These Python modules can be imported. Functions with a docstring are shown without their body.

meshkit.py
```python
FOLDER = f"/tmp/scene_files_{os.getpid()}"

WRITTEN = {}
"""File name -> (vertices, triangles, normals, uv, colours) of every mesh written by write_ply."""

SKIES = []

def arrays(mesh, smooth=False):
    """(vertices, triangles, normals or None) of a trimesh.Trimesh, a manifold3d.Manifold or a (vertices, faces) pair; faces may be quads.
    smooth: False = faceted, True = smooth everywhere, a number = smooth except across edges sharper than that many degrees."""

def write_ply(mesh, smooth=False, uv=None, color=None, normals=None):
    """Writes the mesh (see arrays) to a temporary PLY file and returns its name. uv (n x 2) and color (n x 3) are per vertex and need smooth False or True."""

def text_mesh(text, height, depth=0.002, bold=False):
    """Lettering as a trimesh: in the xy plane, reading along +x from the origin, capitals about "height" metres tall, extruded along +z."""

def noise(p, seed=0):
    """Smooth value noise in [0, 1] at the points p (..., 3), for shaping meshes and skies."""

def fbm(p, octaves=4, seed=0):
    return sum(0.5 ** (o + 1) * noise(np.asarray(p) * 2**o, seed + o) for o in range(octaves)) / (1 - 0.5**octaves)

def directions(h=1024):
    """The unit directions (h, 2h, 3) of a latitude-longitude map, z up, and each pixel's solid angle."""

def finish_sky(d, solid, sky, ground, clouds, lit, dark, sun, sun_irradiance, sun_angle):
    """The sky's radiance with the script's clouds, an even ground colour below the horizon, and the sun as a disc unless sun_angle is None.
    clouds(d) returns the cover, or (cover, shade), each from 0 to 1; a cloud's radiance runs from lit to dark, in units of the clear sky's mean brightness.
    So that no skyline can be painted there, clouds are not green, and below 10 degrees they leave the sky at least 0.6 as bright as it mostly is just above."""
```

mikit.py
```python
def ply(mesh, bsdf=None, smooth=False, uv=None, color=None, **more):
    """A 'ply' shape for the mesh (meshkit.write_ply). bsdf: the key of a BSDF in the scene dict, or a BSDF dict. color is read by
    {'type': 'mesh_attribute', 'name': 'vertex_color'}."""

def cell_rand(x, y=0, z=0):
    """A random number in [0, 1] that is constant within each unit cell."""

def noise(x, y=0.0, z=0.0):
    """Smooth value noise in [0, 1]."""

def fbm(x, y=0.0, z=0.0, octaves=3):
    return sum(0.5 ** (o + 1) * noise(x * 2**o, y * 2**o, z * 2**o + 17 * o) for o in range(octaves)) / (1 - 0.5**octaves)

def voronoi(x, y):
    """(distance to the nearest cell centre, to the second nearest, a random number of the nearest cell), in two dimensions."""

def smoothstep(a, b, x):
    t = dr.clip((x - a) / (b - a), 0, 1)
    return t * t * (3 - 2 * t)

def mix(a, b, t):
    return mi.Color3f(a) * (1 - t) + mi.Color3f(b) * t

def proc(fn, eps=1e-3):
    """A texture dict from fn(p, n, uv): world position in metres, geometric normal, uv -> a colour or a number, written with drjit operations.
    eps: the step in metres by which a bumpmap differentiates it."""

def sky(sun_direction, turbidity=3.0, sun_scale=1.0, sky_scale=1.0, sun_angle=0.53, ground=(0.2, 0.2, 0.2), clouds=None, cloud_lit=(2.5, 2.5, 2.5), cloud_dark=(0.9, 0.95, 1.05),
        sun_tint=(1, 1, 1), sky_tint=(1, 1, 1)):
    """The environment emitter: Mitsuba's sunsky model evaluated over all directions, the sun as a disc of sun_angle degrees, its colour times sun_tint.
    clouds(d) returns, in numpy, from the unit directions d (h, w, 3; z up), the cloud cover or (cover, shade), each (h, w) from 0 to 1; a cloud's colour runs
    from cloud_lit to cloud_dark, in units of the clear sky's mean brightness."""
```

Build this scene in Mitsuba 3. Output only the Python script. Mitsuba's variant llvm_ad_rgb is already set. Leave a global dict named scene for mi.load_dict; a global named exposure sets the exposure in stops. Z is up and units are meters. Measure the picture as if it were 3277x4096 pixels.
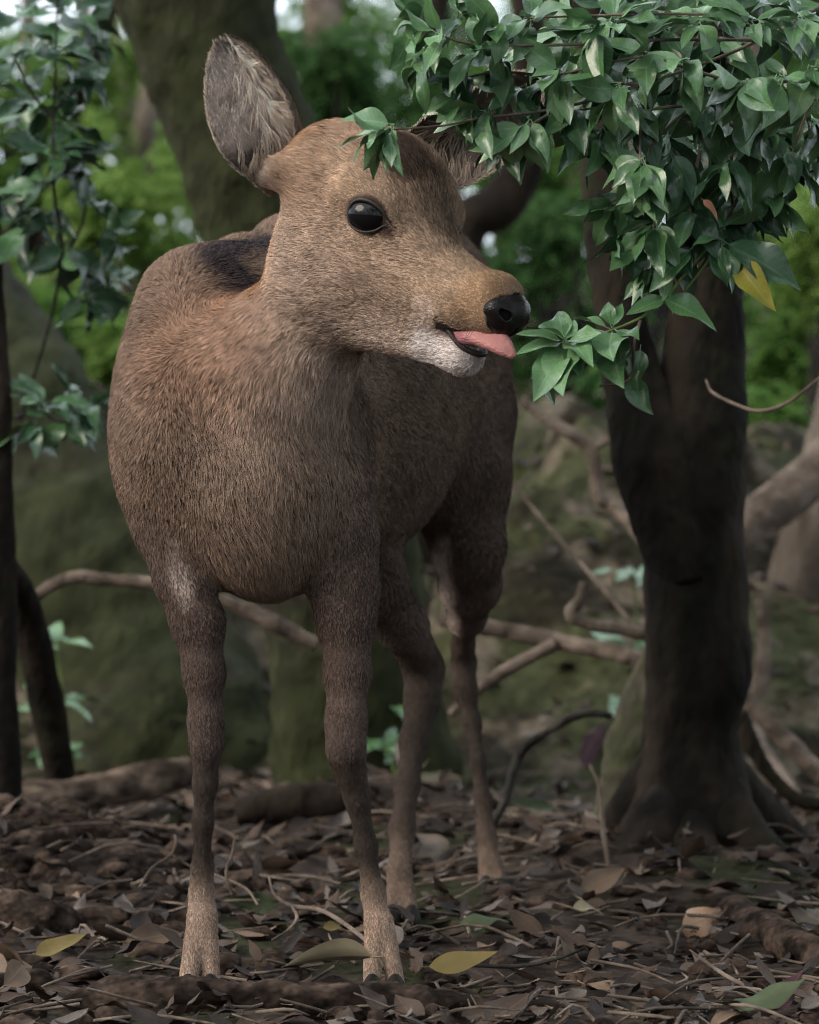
import math, random, os
import numpy as np, trimesh, mitsuba as mi, drjit as dr
import mikit, meshkit
from scipy.spatial import cKDTree
T = mi.ScalarTransform4f
scene, labels = {'type': 'scene'}, {}
RNG = np.random.default_rng(7)

# ---------------------------------------------------------------- camera, sky, exposure
FPX, CAM_Z, TILT = 4000.0, 0.62, math.atan(152 / 4000.0)      # focal length in pixels of a frame 819 wide
CAM = np.array([0.0, 0.0, CAM_Z])
FWD = np.array([0, math.cos(TILT), -math.sin(TILT)])
UPV = np.array([0, math.sin(TILT), math.cos(TILT)])
scene['camera'] = {'type': 'thinlens', 'fov': 2 * math.degrees(math.atan(409.5 / FPX)), 'fov_axis': 'x', 'aperture_radius': 0.0105,
                   'focus_distance': 3.93, 'near_clip': 0.1, 'far_clip': 400.0,
                   'to_world': T().look_at(origin=CAM.tolist(), target=(CAM + FWD).tolist(), up=[0, 0, 1])}
scene['sky'] = mikit.sky((-0.95, -0.50, 0.62), turbidity=4, sun_scale=0.30, sun_angle=36, sun_tint=(0.90, 1.0, 1.16), clouds=lambda d: 1.0,
                         cloud_lit=(2.25, 2.5, 2.75), cloud_dark=(0.9, 0.95, 1.05))
exposure = 2.78

# ---------------------------------------------------------------- helpers
def W(px, py, Y):
    """The point of the place that stands at distance Y (m) and, in an 819 x 1024 picture, at px, py."""
    d = FWD + (px - 409.5) / FPX * np.array([1.0, 0, 0]) - (py - 512) / FPX * UPV
    return CAM + d * (Y / d[1])

def nrm(v):
    v = np.asarray(v, float)
    return v / np.maximum(np.linalg.norm(v, axis=-1, keepdims=True), 1e-12)

def lerp(a, b, t): t = np.clip(t, 0, 1)[:, None]; return a * (1 - t) + np.asarray(b, float) * t
def sst(a, b, x): t = np.clip((x - a) / (b - a), 0, 1); return t * t * (3 - 2 * t)

USED = {}
def numbered(name):
    n = USED.get(name, -1) + 1
    USED[name] = n
    return name if n == 0 else f'{name}_{n:03d}'

def thing(name, label, cat, group=None, kind=None):
    key = numbered(name)
    labels[key] = {'label': label, 'category': cat}
    if group: labels[key]['group'] = group
    if kind: labels[key]['kind'] = kind
    return key

def part(parent, name, shape, label=None, kind=None):
    key = numbered(parent + '__' + name)
    scene[key] = shape
    d = {}
    if label: d['label'] = label
    if kind: d['kind'] = kind
    if d: labels[key] = d
    return key

def struct(name, shape, label):
    key = numbered(name)
    scene[key] = shape
    labels[key] = {'label': label, 'kind': 'structure', 'category': name.replace('_', ' ')}
    return key

def raw_ply(v, f, n, c, bsdf):
    path = meshkit.write_ply((v, f), False, None, c, normals=n)
    return {'type': 'ply', 'filename': path, 'face_normals': n is None, 'bsdf': {'type': 'ref', 'id': bsdf}}

def spline(pts, m):
    """Catmull-Rom through the rows of pts, m points."""
    pts = np.asarray(pts, float)
    P = np.vstack([2 * pts[0] - pts[1], pts, 2 * pts[-1] - pts[-2]])
    t = np.linspace(0, len(pts) - 1 - 1e-9, m)
    i = t.astype(int); u = (t - i)[:, None]
    a, b, c, d = P[i], P[i + 1], P[i + 2], P[i + 3]
    return 0.5 * (2 * b + (c - a) * u + (2 * a - 5 * b + 4 * c - d) * u**2 + (3 * b - a - 3 * c + d) * u**3)

def tube(pts, rad, sides=14, m=40, bump=0.0, freq=8.0, seed=0, flat=None, cap=True):
    """A tapered tube along a spline, its surface displaced by noise."""
    q = spline(np.column_stack([np.asarray(pts, float), np.asarray(rad, float)]), m)
    c, r = q[:, :3], np.maximum(q[:, 3], 1e-4)
    tan = nrm(np.gradient(c, axis=0))
    ref = np.array([0.13, -1, 0.21]) if abs(nrm(c[-1] - c[0])[1]) < 0.8 else np.array([0.2, 0, 1.0])
    u = [nrm(np.cross(ref, tan[0]))]
    for k in range(1, m):
        w = u[-1] - tan[k] * (u[-1] @ tan[k]); u.append(nrm(w))
    u = np.array(u); w = np.cross(tan, u)
    a = np.linspace(0, 2 * math.pi, sides, endpoint=False)
    ring = u[:, None] * np.cos(a)[None, :, None] + w[:, None] * np.sin(a)[None, :, None]
    v = c[:, None] + ring * r[:, None, None]
    if bump:
        nz = meshkit.fbm(v * freq + seed * 3.7, 4, seed) - 0.5
        nz2 = meshkit.fbm(v * freq * 4 + seed, 2, seed + 5) - 0.5
        v = v + ring * (r[:, None] * bump * (2 * nz + 0.6 * nz2))[..., None]
    v = v.reshape(-1, 3)
    i = np.arange(m - 1)[:, None] * sides; j = np.arange(sides)[None]; jn = (j + 1) % sides
    f = np.stack([i + j, i + jn, i + sides + jn, i + sides + j], -1).reshape(-1, 4)
    f = np.vstack([f[:, [0, 1, 2]], f[:, [0, 2, 3]]])
    if cap:
        n = len(v); v = np.vstack([v, c[0], c[-1]])
        j = np.arange(sides); jn = (j + 1) % sides; e = (m - 1) * sides
        f = np.vstack([f, np.stack([j * 0 + n, jn, j], 1), np.stack([j * 0 + n + 1, e + j, e + jn], 1)])
    return v, f

def join(ms):
    v, f, at = [], [], 0
    for a, b in ms:
        v.append(a); f.append(np.asarray(b) + at); at += len(a)
    return np.vstack(v), np.vstack(f)

# ---------------------------------------------------------------- materials
def V3(x): return mi.Color3f(*x)
def two(b): return {'type': 'twosided', 'b': b}
def bumped(b, fn, scale=1.0, eps=2e-3): return {'type': 'bumpmap', 'arbitrary': mikit.proc(fn, eps), 'scale': scale, 'b': b}
def bark_fn(dark, light, moss, moss_amt, fx=22.0, fz=5.0):
    def fn(p, n, uv):
        a = mikit.fbm(p.x * fx, p.y * fx, p.z * fz, 4)
        c = mikit.mix(dark, light, mikit.smoothstep(0.35, 0.7, a))
        m = mikit.smoothstep(0.62 - moss_amt, 0.85 - moss_amt, mikit.fbm(p.x * 4.0 + 3, p.y * 4.0, p.z * 3.0, 4) * 0.8 + 0.2 * mikit.noise(p.x * 60, p.y * 60, p.z * 60))
        return mikit.mix(c, mi.Color3f(moss) * (0.6 + 0.8 * mikit.noise(p.x * 35, p.y * 35, p.z * 35)), m)
    return fn
def bark_bump(p, n, uv):
    return 0.012 * mikit.fbm(p.x * 40.0, p.y * 40.0, p.z * 12.0, 4) + 0.002 * mikit.noise(p.x * 160, p.y * 160, p.z * 90)
def bark(name, dark, light, moss, amt, fx=22.0, fz=5.0):
    scene[name] = two(bumped({'type': 'principled', 'base_color': mikit.proc(bark_fn(dark, light, moss, amt, fx, fz)), 'roughness': 0.9, 'specular': 0.2}, bark_bump))
bark('mat_bark_dark', (0.008, 0.006, 0.0045), (0.030, 0.021, 0.015), (0.016, 0.017, 0.008), 0.10)
bark('mat_bark_mossy', (0.016, 0.014, 0.010), (0.050, 0.045, 0.031), (0.032, 0.036, 0.015), 0.30)
bark('mat_bark_pale', (0.09, 0.07, 0.055), (0.20, 0.165, 0.14), (0.07, 0.085, 0.035), 0.12)
bark('mat_bark_mossgrey', (0.045, 0.038, 0.030), (0.11, 0.095, 0.075), (0.06, 0.065, 0.035), 0.2)
bark('mat_stick', (0.10, 0.075, 0.06), (0.24, 0.185, 0.15), (0.08, 0.07, 0.05), 0.05, 30, 30)
bark('mat_stick_dark', (0.018, 0.016, 0.015), (0.05, 0.045, 0.04), (0.05, 0.05, 0.04), 0.05, 30, 30)

def vc(rough=0.9, spec=0.2, **kw):
    return {'type': 'principled', 'base_color': {'type': 'mesh_attribute', 'name': 'vertex_color'}, 'roughness': rough, 'specular': spec, **kw}
scene['mat_fur'] = two(vc(0.85, 0.08))
scene['mat_skin'] = two(vc(0.95, 0.1))
# ---------------------------------------------------------------- the ground, the mossy bank
def ground_h(x, y):
    p = np.stack([x, y, 0 * x], -1)
    h = 0.07 * (meshkit.fbm(p * 3.1, 3, 3) - .5) + 0.022 * (meshkit.fbm(p * 14, 3, 4) - .5) * (y < 9)
    near = np.exp(-((x + .10) ** 2 / .35 + (y - 4.2) ** 2 / .5))
    h = h * (1 - .65 * near) - .016 * np.exp(-((x + .12) / .22) ** 2 - ((y - 3.97) / .12) ** 2)
    # crumbly mound on the left, a low swell at the right-hand tree
    h = h +   .062 * np.exp(-((x + .50) / .24) ** 2 - ((y - 4.75) / .28) ** 2) * (0.7 + .7 * meshkit.fbm(p * 11, 3, 8))
    h = h + .045 * np.exp(-((x - .35) / .22) ** 2 - ((y - 4.75) / .3) ** 2)
    h = h + .055 * np.exp(-((x + .05) / .16) ** 2 - ((y - 5.25) / .15) ** 2)
    return h
def bank_h(x, y):
    p = np.stack([x, y, 0 * x], -1)
    crest = 0.42 + 0.20 * sst(-0.25, -0.9, x) + .10 * sst(.15, .3, x) * sst(.75, .4, x) - .22 * np.exp(-((x + .02) / .10) ** 2)
    rise = sst(5.75, 6.55, y + .25 * (meshkit.fbm(p * 2.2, 2, 21) - .5))
    h = crest * rise * (0.75 + .5 * meshkit.fbm(p * 2.8, 3, 22)) + rise * .13 * (meshkit.fbm(p * 11, 4, 23) - .5) + .03 * np.maximum(y - 7, 0)
    return h - .06 + .05 * rise
def sheet(xs, ys, fn):
    X, Y = np.meshgrid(xs, ys, indexing='ij'); Z = fn(X, Y)
    v = np.stack([X, Y, Z], -1).reshape(-1, 3); m = len(ys)
    i = np.arange(len(xs) - 1)[:, None] * m; j = np.arange(m - 1)[None]
    f = np.stack([i + j, i + m + j, i + m + j + 1, i + j + 1], -1).reshape(-1, 4)
    return v, np.vstack([f[:, [0, 1, 2]], f[:, [0, 2, 3]]])
def axis(*parts): return np.unique(np.concatenate([np.linspace(a, b, n) for a, b, n in parts]))
def soil(p, n, uv):
    a = mikit.fbm(p.x * 26, p.y * 26, p.z * 26, 4); b = mikit.noise(p.x * 140, p.y * 140, p.z * 140)
    c = mikit.mix((.020, .014, .011), (.060, .042, .033), mikit.smoothstep(.3, .75, a))
    c = mikit.mix(c, mi.Color3f(.026, .030, .012), mikit.smoothstep(.55, .72, mikit.fbm(p.x * 5 + 9, p.y * 5, 0, 3)) * .8)
    return c * (0.6 + 0.8 * b)
scene['mat_soil'] = two(bumped({'type': 'principled', 'base_color': mikit.proc(soil), 'roughness': 0.95, 'specular': 0.15},
                               lambda p, n, uv: 0.012 * mikit.fbm(p.x * 45, p.y * 45, p.z * 45, 4)))
def moss(p, n, uv):
    a = mikit.fbm(p.x * 7, p.y * 7, p.z * 7, 4); b = mikit.noise(p.x * 70, p.y * 70, p.z * 70)
    c = mikit.mix((.026, .022, .016), (.052, .056, .027), mikit.smoothstep(.38, .6, a))
    c = mikit.mix(c, mi.Color3f(.13, .107, .08), mikit.smoothstep(.52, .68, mikit.fbm(p.x * 11 + 5, p.y * 11, p.z * 11, 3)))
    return c * (0.55 + 0.9 * b)
scene['mat_moss'] = two(bumped({'type': 'principled', 'base_color': mikit.proc(moss), 'roughness': 0.95, 'specular': 0.1},
                               lambda p, n, uv: 0.02 * mikit.fbm(p.x * 28, p.y * 28, p.z * 28, 4)))
struct('ground', mikit.ply(sheet(axis((-60, -4, 15), (-4, -.9, 50), (-.9, .9, 120), (.9, 4, 50), (4, 60, 15)), axis((-30, 3, 30), (3.2, 5.9, 170), (5.9, 8, 40), (8, 80, 40)), ground_h), 'mat_soil', True), 'dark forest floor of soil and rotted leaves')
struct('mossy_bank', mikit.ply(sheet(axis((-60, -3, 20), (-3, -1, 40), (-1, 1, 130), (1, 3, 40), (3, 60, 20)), axis((5.6, 7.2, 110), (7.2, 12, 40), (12, 90, 30)), bank_h), 'mat_moss', True), 'green mossy bank rising behind the deer')

# ---------------------------------------------------------------- trees
def trunk(key, name, pts, mat, bump=.22, freq=9, seed=1, sides=40, m=110):
    P = np.array([W(x, y, Y) for x, y, Y, r in pts]); R_ = [r * Y / FPX for x, y, Y, r in pts]
    v, f = tube(P, R_, sides, m, bump, freq, seed)
    return part(key, name, mikit.ply((v, f), mat, True))
def ground_pt(px, Y, dz=-.05):
    p = W(px, 400, Y); return np.array([p[0], p[1], dz])

k = thing('dark_tree', 'thick dark brown tree trunk at the right, forking into two stems behind the leaves', 'tree')
trunk(k, 'trunk', [(697, 905, 4.85, 104), (695, 860, 4.85, 86), (692, 815, 4.85, 66), (692, 770, 4.85, 53), (692, 730, 4.85, 47), (699, 665, 4.85, 53), (694, 570, 4.85, 55), (690, 490, 4.85, 55), (701, 400, 4.86, 47), (706, 300, 4.88, 38), (704, 200, 4.9, 35), (700, 40, 4.95, 32), (690, -350, 5.05, 28), (650, -900, 5.2, 20)], 'mat_bark_dark', .16, 8, 3, 48, 160)
trunk(k, 'stem', [(692, 580, 4.83, 36), (664, 480, 4.83, 45), (642, 415, 4.84, 36), (622, 330, 4.86, 27), (606, 200, 4.9, 24), (596, 40, 4.95, 21), (560, -300, 5.2, 17), (500, -800, 5.6, 11)], 'mat_bark_dark', .16, 9, 4, 36, 120)
for pts in ([(676, 800, 4.83, 34), (640, 850, 4.76, 30), (612, 882, 4.72, 16), (590, 898, 4.70, 6)], [(715, 800, 4.83, 34), (755, 850, 4.78, 28), (790, 878, 4.76, 18), (840, 892, 4.78, 8)],
            [(690, 830, 4.80, 30), (700, 880, 4.70, 22), (712, 912, 4.60, 10)], [(664, 760, 4.86, 26), (628, 820, 4.90, 24), (600, 858, 4.95, 12)], [(722, 770, 4.88, 24), (764, 815, 4.95, 22), (815, 852, 5.0, 10)]):
    trunk(k, 'root', pts, 'mat_bark_dark', .25, 12, 6, 20, 40)

trunk(k, 'root', [(662, 640, 5.0, 14), (652, 690, 5.0, 24), (640, 750, 5.0, 34), (632, 810, 5.0, 40), (622, 880, 5.0, 52)], 'mat_bark_mossgrey', .30, 12, 17, 28, 60)
k = thing('leaning_tree', 'thick mossy tree leaning to the left behind the ear of the deer', 'tree')
trunk(k, 'trunk', [(372, 830, 5.75, 100), (352, 700, 5.7, 88), (330, 500, 5.65, 80), (300, 330, 5.62, 76), (272, 215, 5.6, 72), (232, 105, 5.6, 71), (196, 0, 5.6, 76), (150, -180, 5.6, 74), (60, -600, 5.7, 60), (-40, -1200, 5.9, 36)], 'mat_bark_mossy', .20, 8, 8, 44, 140)
k = thing('mossy_tree', 'broad dark mossy trunk leaning in from the left edge of the picture', 'tree')
trunk(k, 'trunk', [(190, 900, 6.0, 150), (120, 700, 6.15, 140), (40, 520, 6.3, 118), (-45, 360, 6.5, 100), (-120, 210, 6.7, 94), (-260, -100, 7.0, 90), (-420, -600, 7.4, 70)], 'mat_bark_mossy', .25, 6, 9, 44, 120)
k = thing('slim_tree', 'dark straight trunk cut off by the left edge, lower half of the picture', 'tree')
trunk(k, 'trunk', [(4, 860, 5.0, 24), (0, 700, 5.0, 18), (-4, 560, 5.0, 19), (-2, 430, 5.0, 15), (-12, 250, 5.02, 14), (-30, -100, 5.05, 12), (-70, -900, 5.2, 8)], 'mat_bark_dark', .2, 14, 10, 24, 90)
trunk(k, 'root', [(2, 560, 5.05, 12), (24, 600, 5.2, 15), (46, 700, 5.3, 17), (62, 790, 5.35, 14), (70, 830, 5.4, 12)], 'mat_bark_dark', .2, 14, 11, 20, 50)
k = thing('pale_tree', 'pale mossy trunk leaning at the right edge beyond the dark tree', 'tree')
trunk(k, 'trunk', [(770, 800, 6.3, 60), (785, 700, 6.3, 45), (798, 600, 6.3, 34), (822, 500, 6.3, 30), (850, 380, 6.3, 28), (880, 200, 6.35, 26), (920, -300, 6.5, 18)], 'mat_bark_pale', .2, 9, 12, 28, 90)
trunk(k, 'limb', [(690, 590, 5.7, 16), (742, 530, 5.7, 21), (790, 494, 5.75, 22), (840, 445, 5.8, 23), (900, 330, 5.9, 22)], 'mat_stick', .2, 9, 13, 24, 60)
k = thing('curved_tree', 'dark crooked trunk curving behind the far ear of the deer', 'tree')
trunk(k, 'trunk', [(430, 640, 7.2, 34), (442, 420, 7.2, 27), (462, 240, 7.2, 22), (500, 205, 7.2, 23), (524, 160, 7.2, 20), (536, 90, 7.2, 19), (528, 20, 7.2, 17), (520, -200, 7.3, 14), (505, -700, 7.5, 9)], 'mat_bark_dark', .2, 7, 14, 24, 120)
BGT = [(330, 20, 10.0, 20, 8), (128, 300, 9.0, 13, -14), (118, -30, 8.6, 9, -30), (150, 260, 9.4, 8, 18), (610, 150, 9.0, 16, 12), (560, 200, 11, 12, -20), (776, 300, 9.5, 14, 6), (90, 60, 11, 8, 4), (430, 40, 12, 16, -6), (250, 80, 12, 12, 10), (20, 120, 10.5, 9, -4), (690, 120, 12.5, 16, 5), (480, 60, 13, 9, 8)]
BGL = ['brown distant trunk above the crown of the deer', 'thin brown trunk slanting between the left shrub and the leaning tree', 'slender dark trunk slanting at the upper left', 'thin pale trunk beside the leaning tree, left of it', 'brown blurred trunk behind the overhanging leaves',
       'thin blurred trunk right of the forehead of the deer', 'thin distant trunk between dark tree and right edge', 'very thin distant trunk near the sky gap at upper left', 'distant trunk hidden behind the head of the deer', 'distant trunk just right of the leaning tree',
       'thin distant trunk behind the shrub at the left edge', 'distant trunk behind the thickest overhanging leaves', 'slender distant trunk behind the far ear']
for i, (x, y, Y, r, sl) in enumerate(BGT):
    k = thing('background_tree', BGL[i], 'tree')
    y0 = 360 - (0.35 - CAM_Z) * FPX / Y + 40
    pts = [(x + sl * (y - q) / -100 * 1.0, q, Y, r * (1.15 - .0004 * (y0 - q))) for q in np.linspace(y0, -500, 7)]
    pts = [(a + 7 * math.sin(i + j * 1.7), b, c, max(d, 3)) for j, (a, b, c, d) in enumerate(pts)]
    trunk(k, 'trunk', pts, 'mat_bark_pale' if i in (1, 3, 6) else 'mat_bark_dark' if i in (2, 8, 12) else 'mat_stick', .15, 9, 20 + i, 14, 50)

# ---------------------------------------------------------------- far foliage: leaf-sized faces in clumps
def leaf_cloud(centres, radii, n, size, seed, droop=.35, hang=0.0):
    r = np.random.default_rng(seed)
    i = r.integers(0, len(centres), n)
    d = nrm(r.normal(0, 1, (n, 3))) * (r.random((n, 1)) ** .45)
    p = centres[i] + d * radii[i]
    a = nrm(r.normal(0, 1, (n, 3)) * [1, 1, .45] + [0, 0, -droop])
    up = nrm(r.normal(0, .55, (n, 3)) + [0, -.1, 1.0]); b = nrm(np.cross(up, a)); up = np.cross(a, b)
    L = (size * (.6 + .7 * r.random(n)))[:, None]; w = L * .19
    v = np.stack([p, p + a * L * .45 + b * w + up * w * .35, p + a * L * .5 - up * w * .15, p + a * L * .45 - b * w + up * w * .35, p + a * L - up * L * .12], 1).reshape(-1, 3)
    k = np.arange(n)[:, None] * 5
    f = np.concatenate([k + [0, 1, 2], k + [0, 2, 3], k + [1, 4, 2], k + [2, 4, 3]], 1).reshape(-1, 3)
    return v, f
def leafmat(name, a, b, trans=.9, rough=.45):
    def fn(p, n, uv): return mikit.mix(a, b, mikit.noise(p.x * 13, p.y * 13, p.z * 13))
    scene[name] = {'type': 'principledthin', 'base_color': mikit.proc(fn), 'roughness': rough, 'diff_trans': trans, 'spec_trans': 0.0, 'eta': 1.45}
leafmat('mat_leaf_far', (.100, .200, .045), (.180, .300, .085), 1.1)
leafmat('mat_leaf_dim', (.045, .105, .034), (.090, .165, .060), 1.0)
leafmat('mat_leaf_pale', (.17, .285, .065), (.28, .39, .12), 1.25)  # paler copy for the sunlit shrubs, the sun put into the colour
def bush(px, py, Y, rx, rz, n, mat, label, size=.055, cl=9, seed=0, group=None, trunk_to=None):
    k = thing('background_shrub', label, 'shrub', group)
    r = np.random.default_rng(500 + seed)
    c = W(px, py, Y); R_ = np.array([rx * Y / FPX, rx * Y / FPX * .8, rz * Y / FPX])
    cs = c + nrm(r.normal(0, 1, (cl, 3))) * (r.random((cl, 1)) ** .4) * R_ * .75
    rs = R_ * (.28 + .25 * r.random((cl, 1)))
    part(k, 'foliage', mikit.ply(leaf_cloud(cs, rs, n, size, seed), mat))
    st = []
    base = np.array([c[0] + r.normal(0, .05), Y, bank_h(np.array(c[0]), np.array(Y + 0.0)) - .08])
    for q in cs[:6]:
        st.append(tube([base, base * .5 + q * .5 + r.normal(0, .05, 3), q], [.012, .008, .003], 6, 14))
    part(k, 'stem', mikit.ply(join(st), 'mat_stick_dark', True))
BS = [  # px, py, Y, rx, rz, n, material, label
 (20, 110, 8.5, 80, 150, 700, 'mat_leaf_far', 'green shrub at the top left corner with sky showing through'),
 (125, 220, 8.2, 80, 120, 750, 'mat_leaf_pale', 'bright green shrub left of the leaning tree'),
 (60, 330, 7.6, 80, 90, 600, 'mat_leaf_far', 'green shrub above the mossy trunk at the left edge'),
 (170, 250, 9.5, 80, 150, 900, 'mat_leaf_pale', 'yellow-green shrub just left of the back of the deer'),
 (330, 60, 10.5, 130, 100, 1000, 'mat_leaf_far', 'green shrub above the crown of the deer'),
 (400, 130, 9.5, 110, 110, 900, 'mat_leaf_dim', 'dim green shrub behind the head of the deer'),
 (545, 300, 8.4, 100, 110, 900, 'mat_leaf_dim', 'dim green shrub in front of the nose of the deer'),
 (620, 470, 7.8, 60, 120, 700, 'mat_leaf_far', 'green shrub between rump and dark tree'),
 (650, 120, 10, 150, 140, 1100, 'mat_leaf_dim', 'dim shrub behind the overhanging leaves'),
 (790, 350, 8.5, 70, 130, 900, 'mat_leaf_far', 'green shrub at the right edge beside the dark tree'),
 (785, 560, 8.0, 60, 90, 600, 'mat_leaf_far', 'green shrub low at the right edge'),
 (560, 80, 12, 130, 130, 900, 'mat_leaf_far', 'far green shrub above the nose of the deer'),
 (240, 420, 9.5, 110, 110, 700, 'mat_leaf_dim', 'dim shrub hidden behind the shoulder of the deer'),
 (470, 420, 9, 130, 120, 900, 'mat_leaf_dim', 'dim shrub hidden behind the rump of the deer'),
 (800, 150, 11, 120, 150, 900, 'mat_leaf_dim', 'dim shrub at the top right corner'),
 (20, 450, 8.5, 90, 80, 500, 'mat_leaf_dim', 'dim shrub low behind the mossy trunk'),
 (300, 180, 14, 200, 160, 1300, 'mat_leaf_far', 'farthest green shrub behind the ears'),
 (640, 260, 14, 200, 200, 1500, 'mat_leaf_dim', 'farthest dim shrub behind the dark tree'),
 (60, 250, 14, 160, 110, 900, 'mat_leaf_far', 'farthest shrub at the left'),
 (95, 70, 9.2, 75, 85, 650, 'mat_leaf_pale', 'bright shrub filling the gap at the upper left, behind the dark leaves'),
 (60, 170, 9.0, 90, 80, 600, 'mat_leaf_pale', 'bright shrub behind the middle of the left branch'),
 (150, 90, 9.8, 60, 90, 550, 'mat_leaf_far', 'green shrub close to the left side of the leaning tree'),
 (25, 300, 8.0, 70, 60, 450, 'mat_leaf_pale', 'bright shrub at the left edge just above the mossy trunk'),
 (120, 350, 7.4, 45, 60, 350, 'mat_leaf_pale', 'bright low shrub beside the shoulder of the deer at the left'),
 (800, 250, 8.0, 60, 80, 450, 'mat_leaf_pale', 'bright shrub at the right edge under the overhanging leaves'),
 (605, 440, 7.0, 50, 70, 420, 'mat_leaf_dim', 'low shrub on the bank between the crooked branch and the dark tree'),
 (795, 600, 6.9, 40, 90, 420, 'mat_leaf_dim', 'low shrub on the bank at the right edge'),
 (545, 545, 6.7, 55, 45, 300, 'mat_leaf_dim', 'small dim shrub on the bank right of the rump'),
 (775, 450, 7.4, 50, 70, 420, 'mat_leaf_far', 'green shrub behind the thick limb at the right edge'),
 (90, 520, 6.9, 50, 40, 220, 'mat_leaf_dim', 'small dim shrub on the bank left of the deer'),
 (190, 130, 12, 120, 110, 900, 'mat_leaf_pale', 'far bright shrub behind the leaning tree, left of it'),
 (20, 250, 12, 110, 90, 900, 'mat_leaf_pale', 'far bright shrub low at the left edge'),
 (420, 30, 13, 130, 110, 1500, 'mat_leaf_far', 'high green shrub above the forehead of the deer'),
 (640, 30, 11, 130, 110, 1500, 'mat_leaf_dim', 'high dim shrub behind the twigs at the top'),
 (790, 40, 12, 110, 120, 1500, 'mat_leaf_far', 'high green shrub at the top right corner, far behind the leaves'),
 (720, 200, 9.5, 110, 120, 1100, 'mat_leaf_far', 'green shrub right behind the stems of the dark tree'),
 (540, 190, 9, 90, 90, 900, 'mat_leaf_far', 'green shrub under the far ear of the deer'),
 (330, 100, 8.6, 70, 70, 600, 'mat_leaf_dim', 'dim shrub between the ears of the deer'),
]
for i, (px, py, Y, rx, rz, n, m, lab) in enumerate(BS): bush(px, py, Y, rx, rz, n, m, lab, .062, 10, i)

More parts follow.
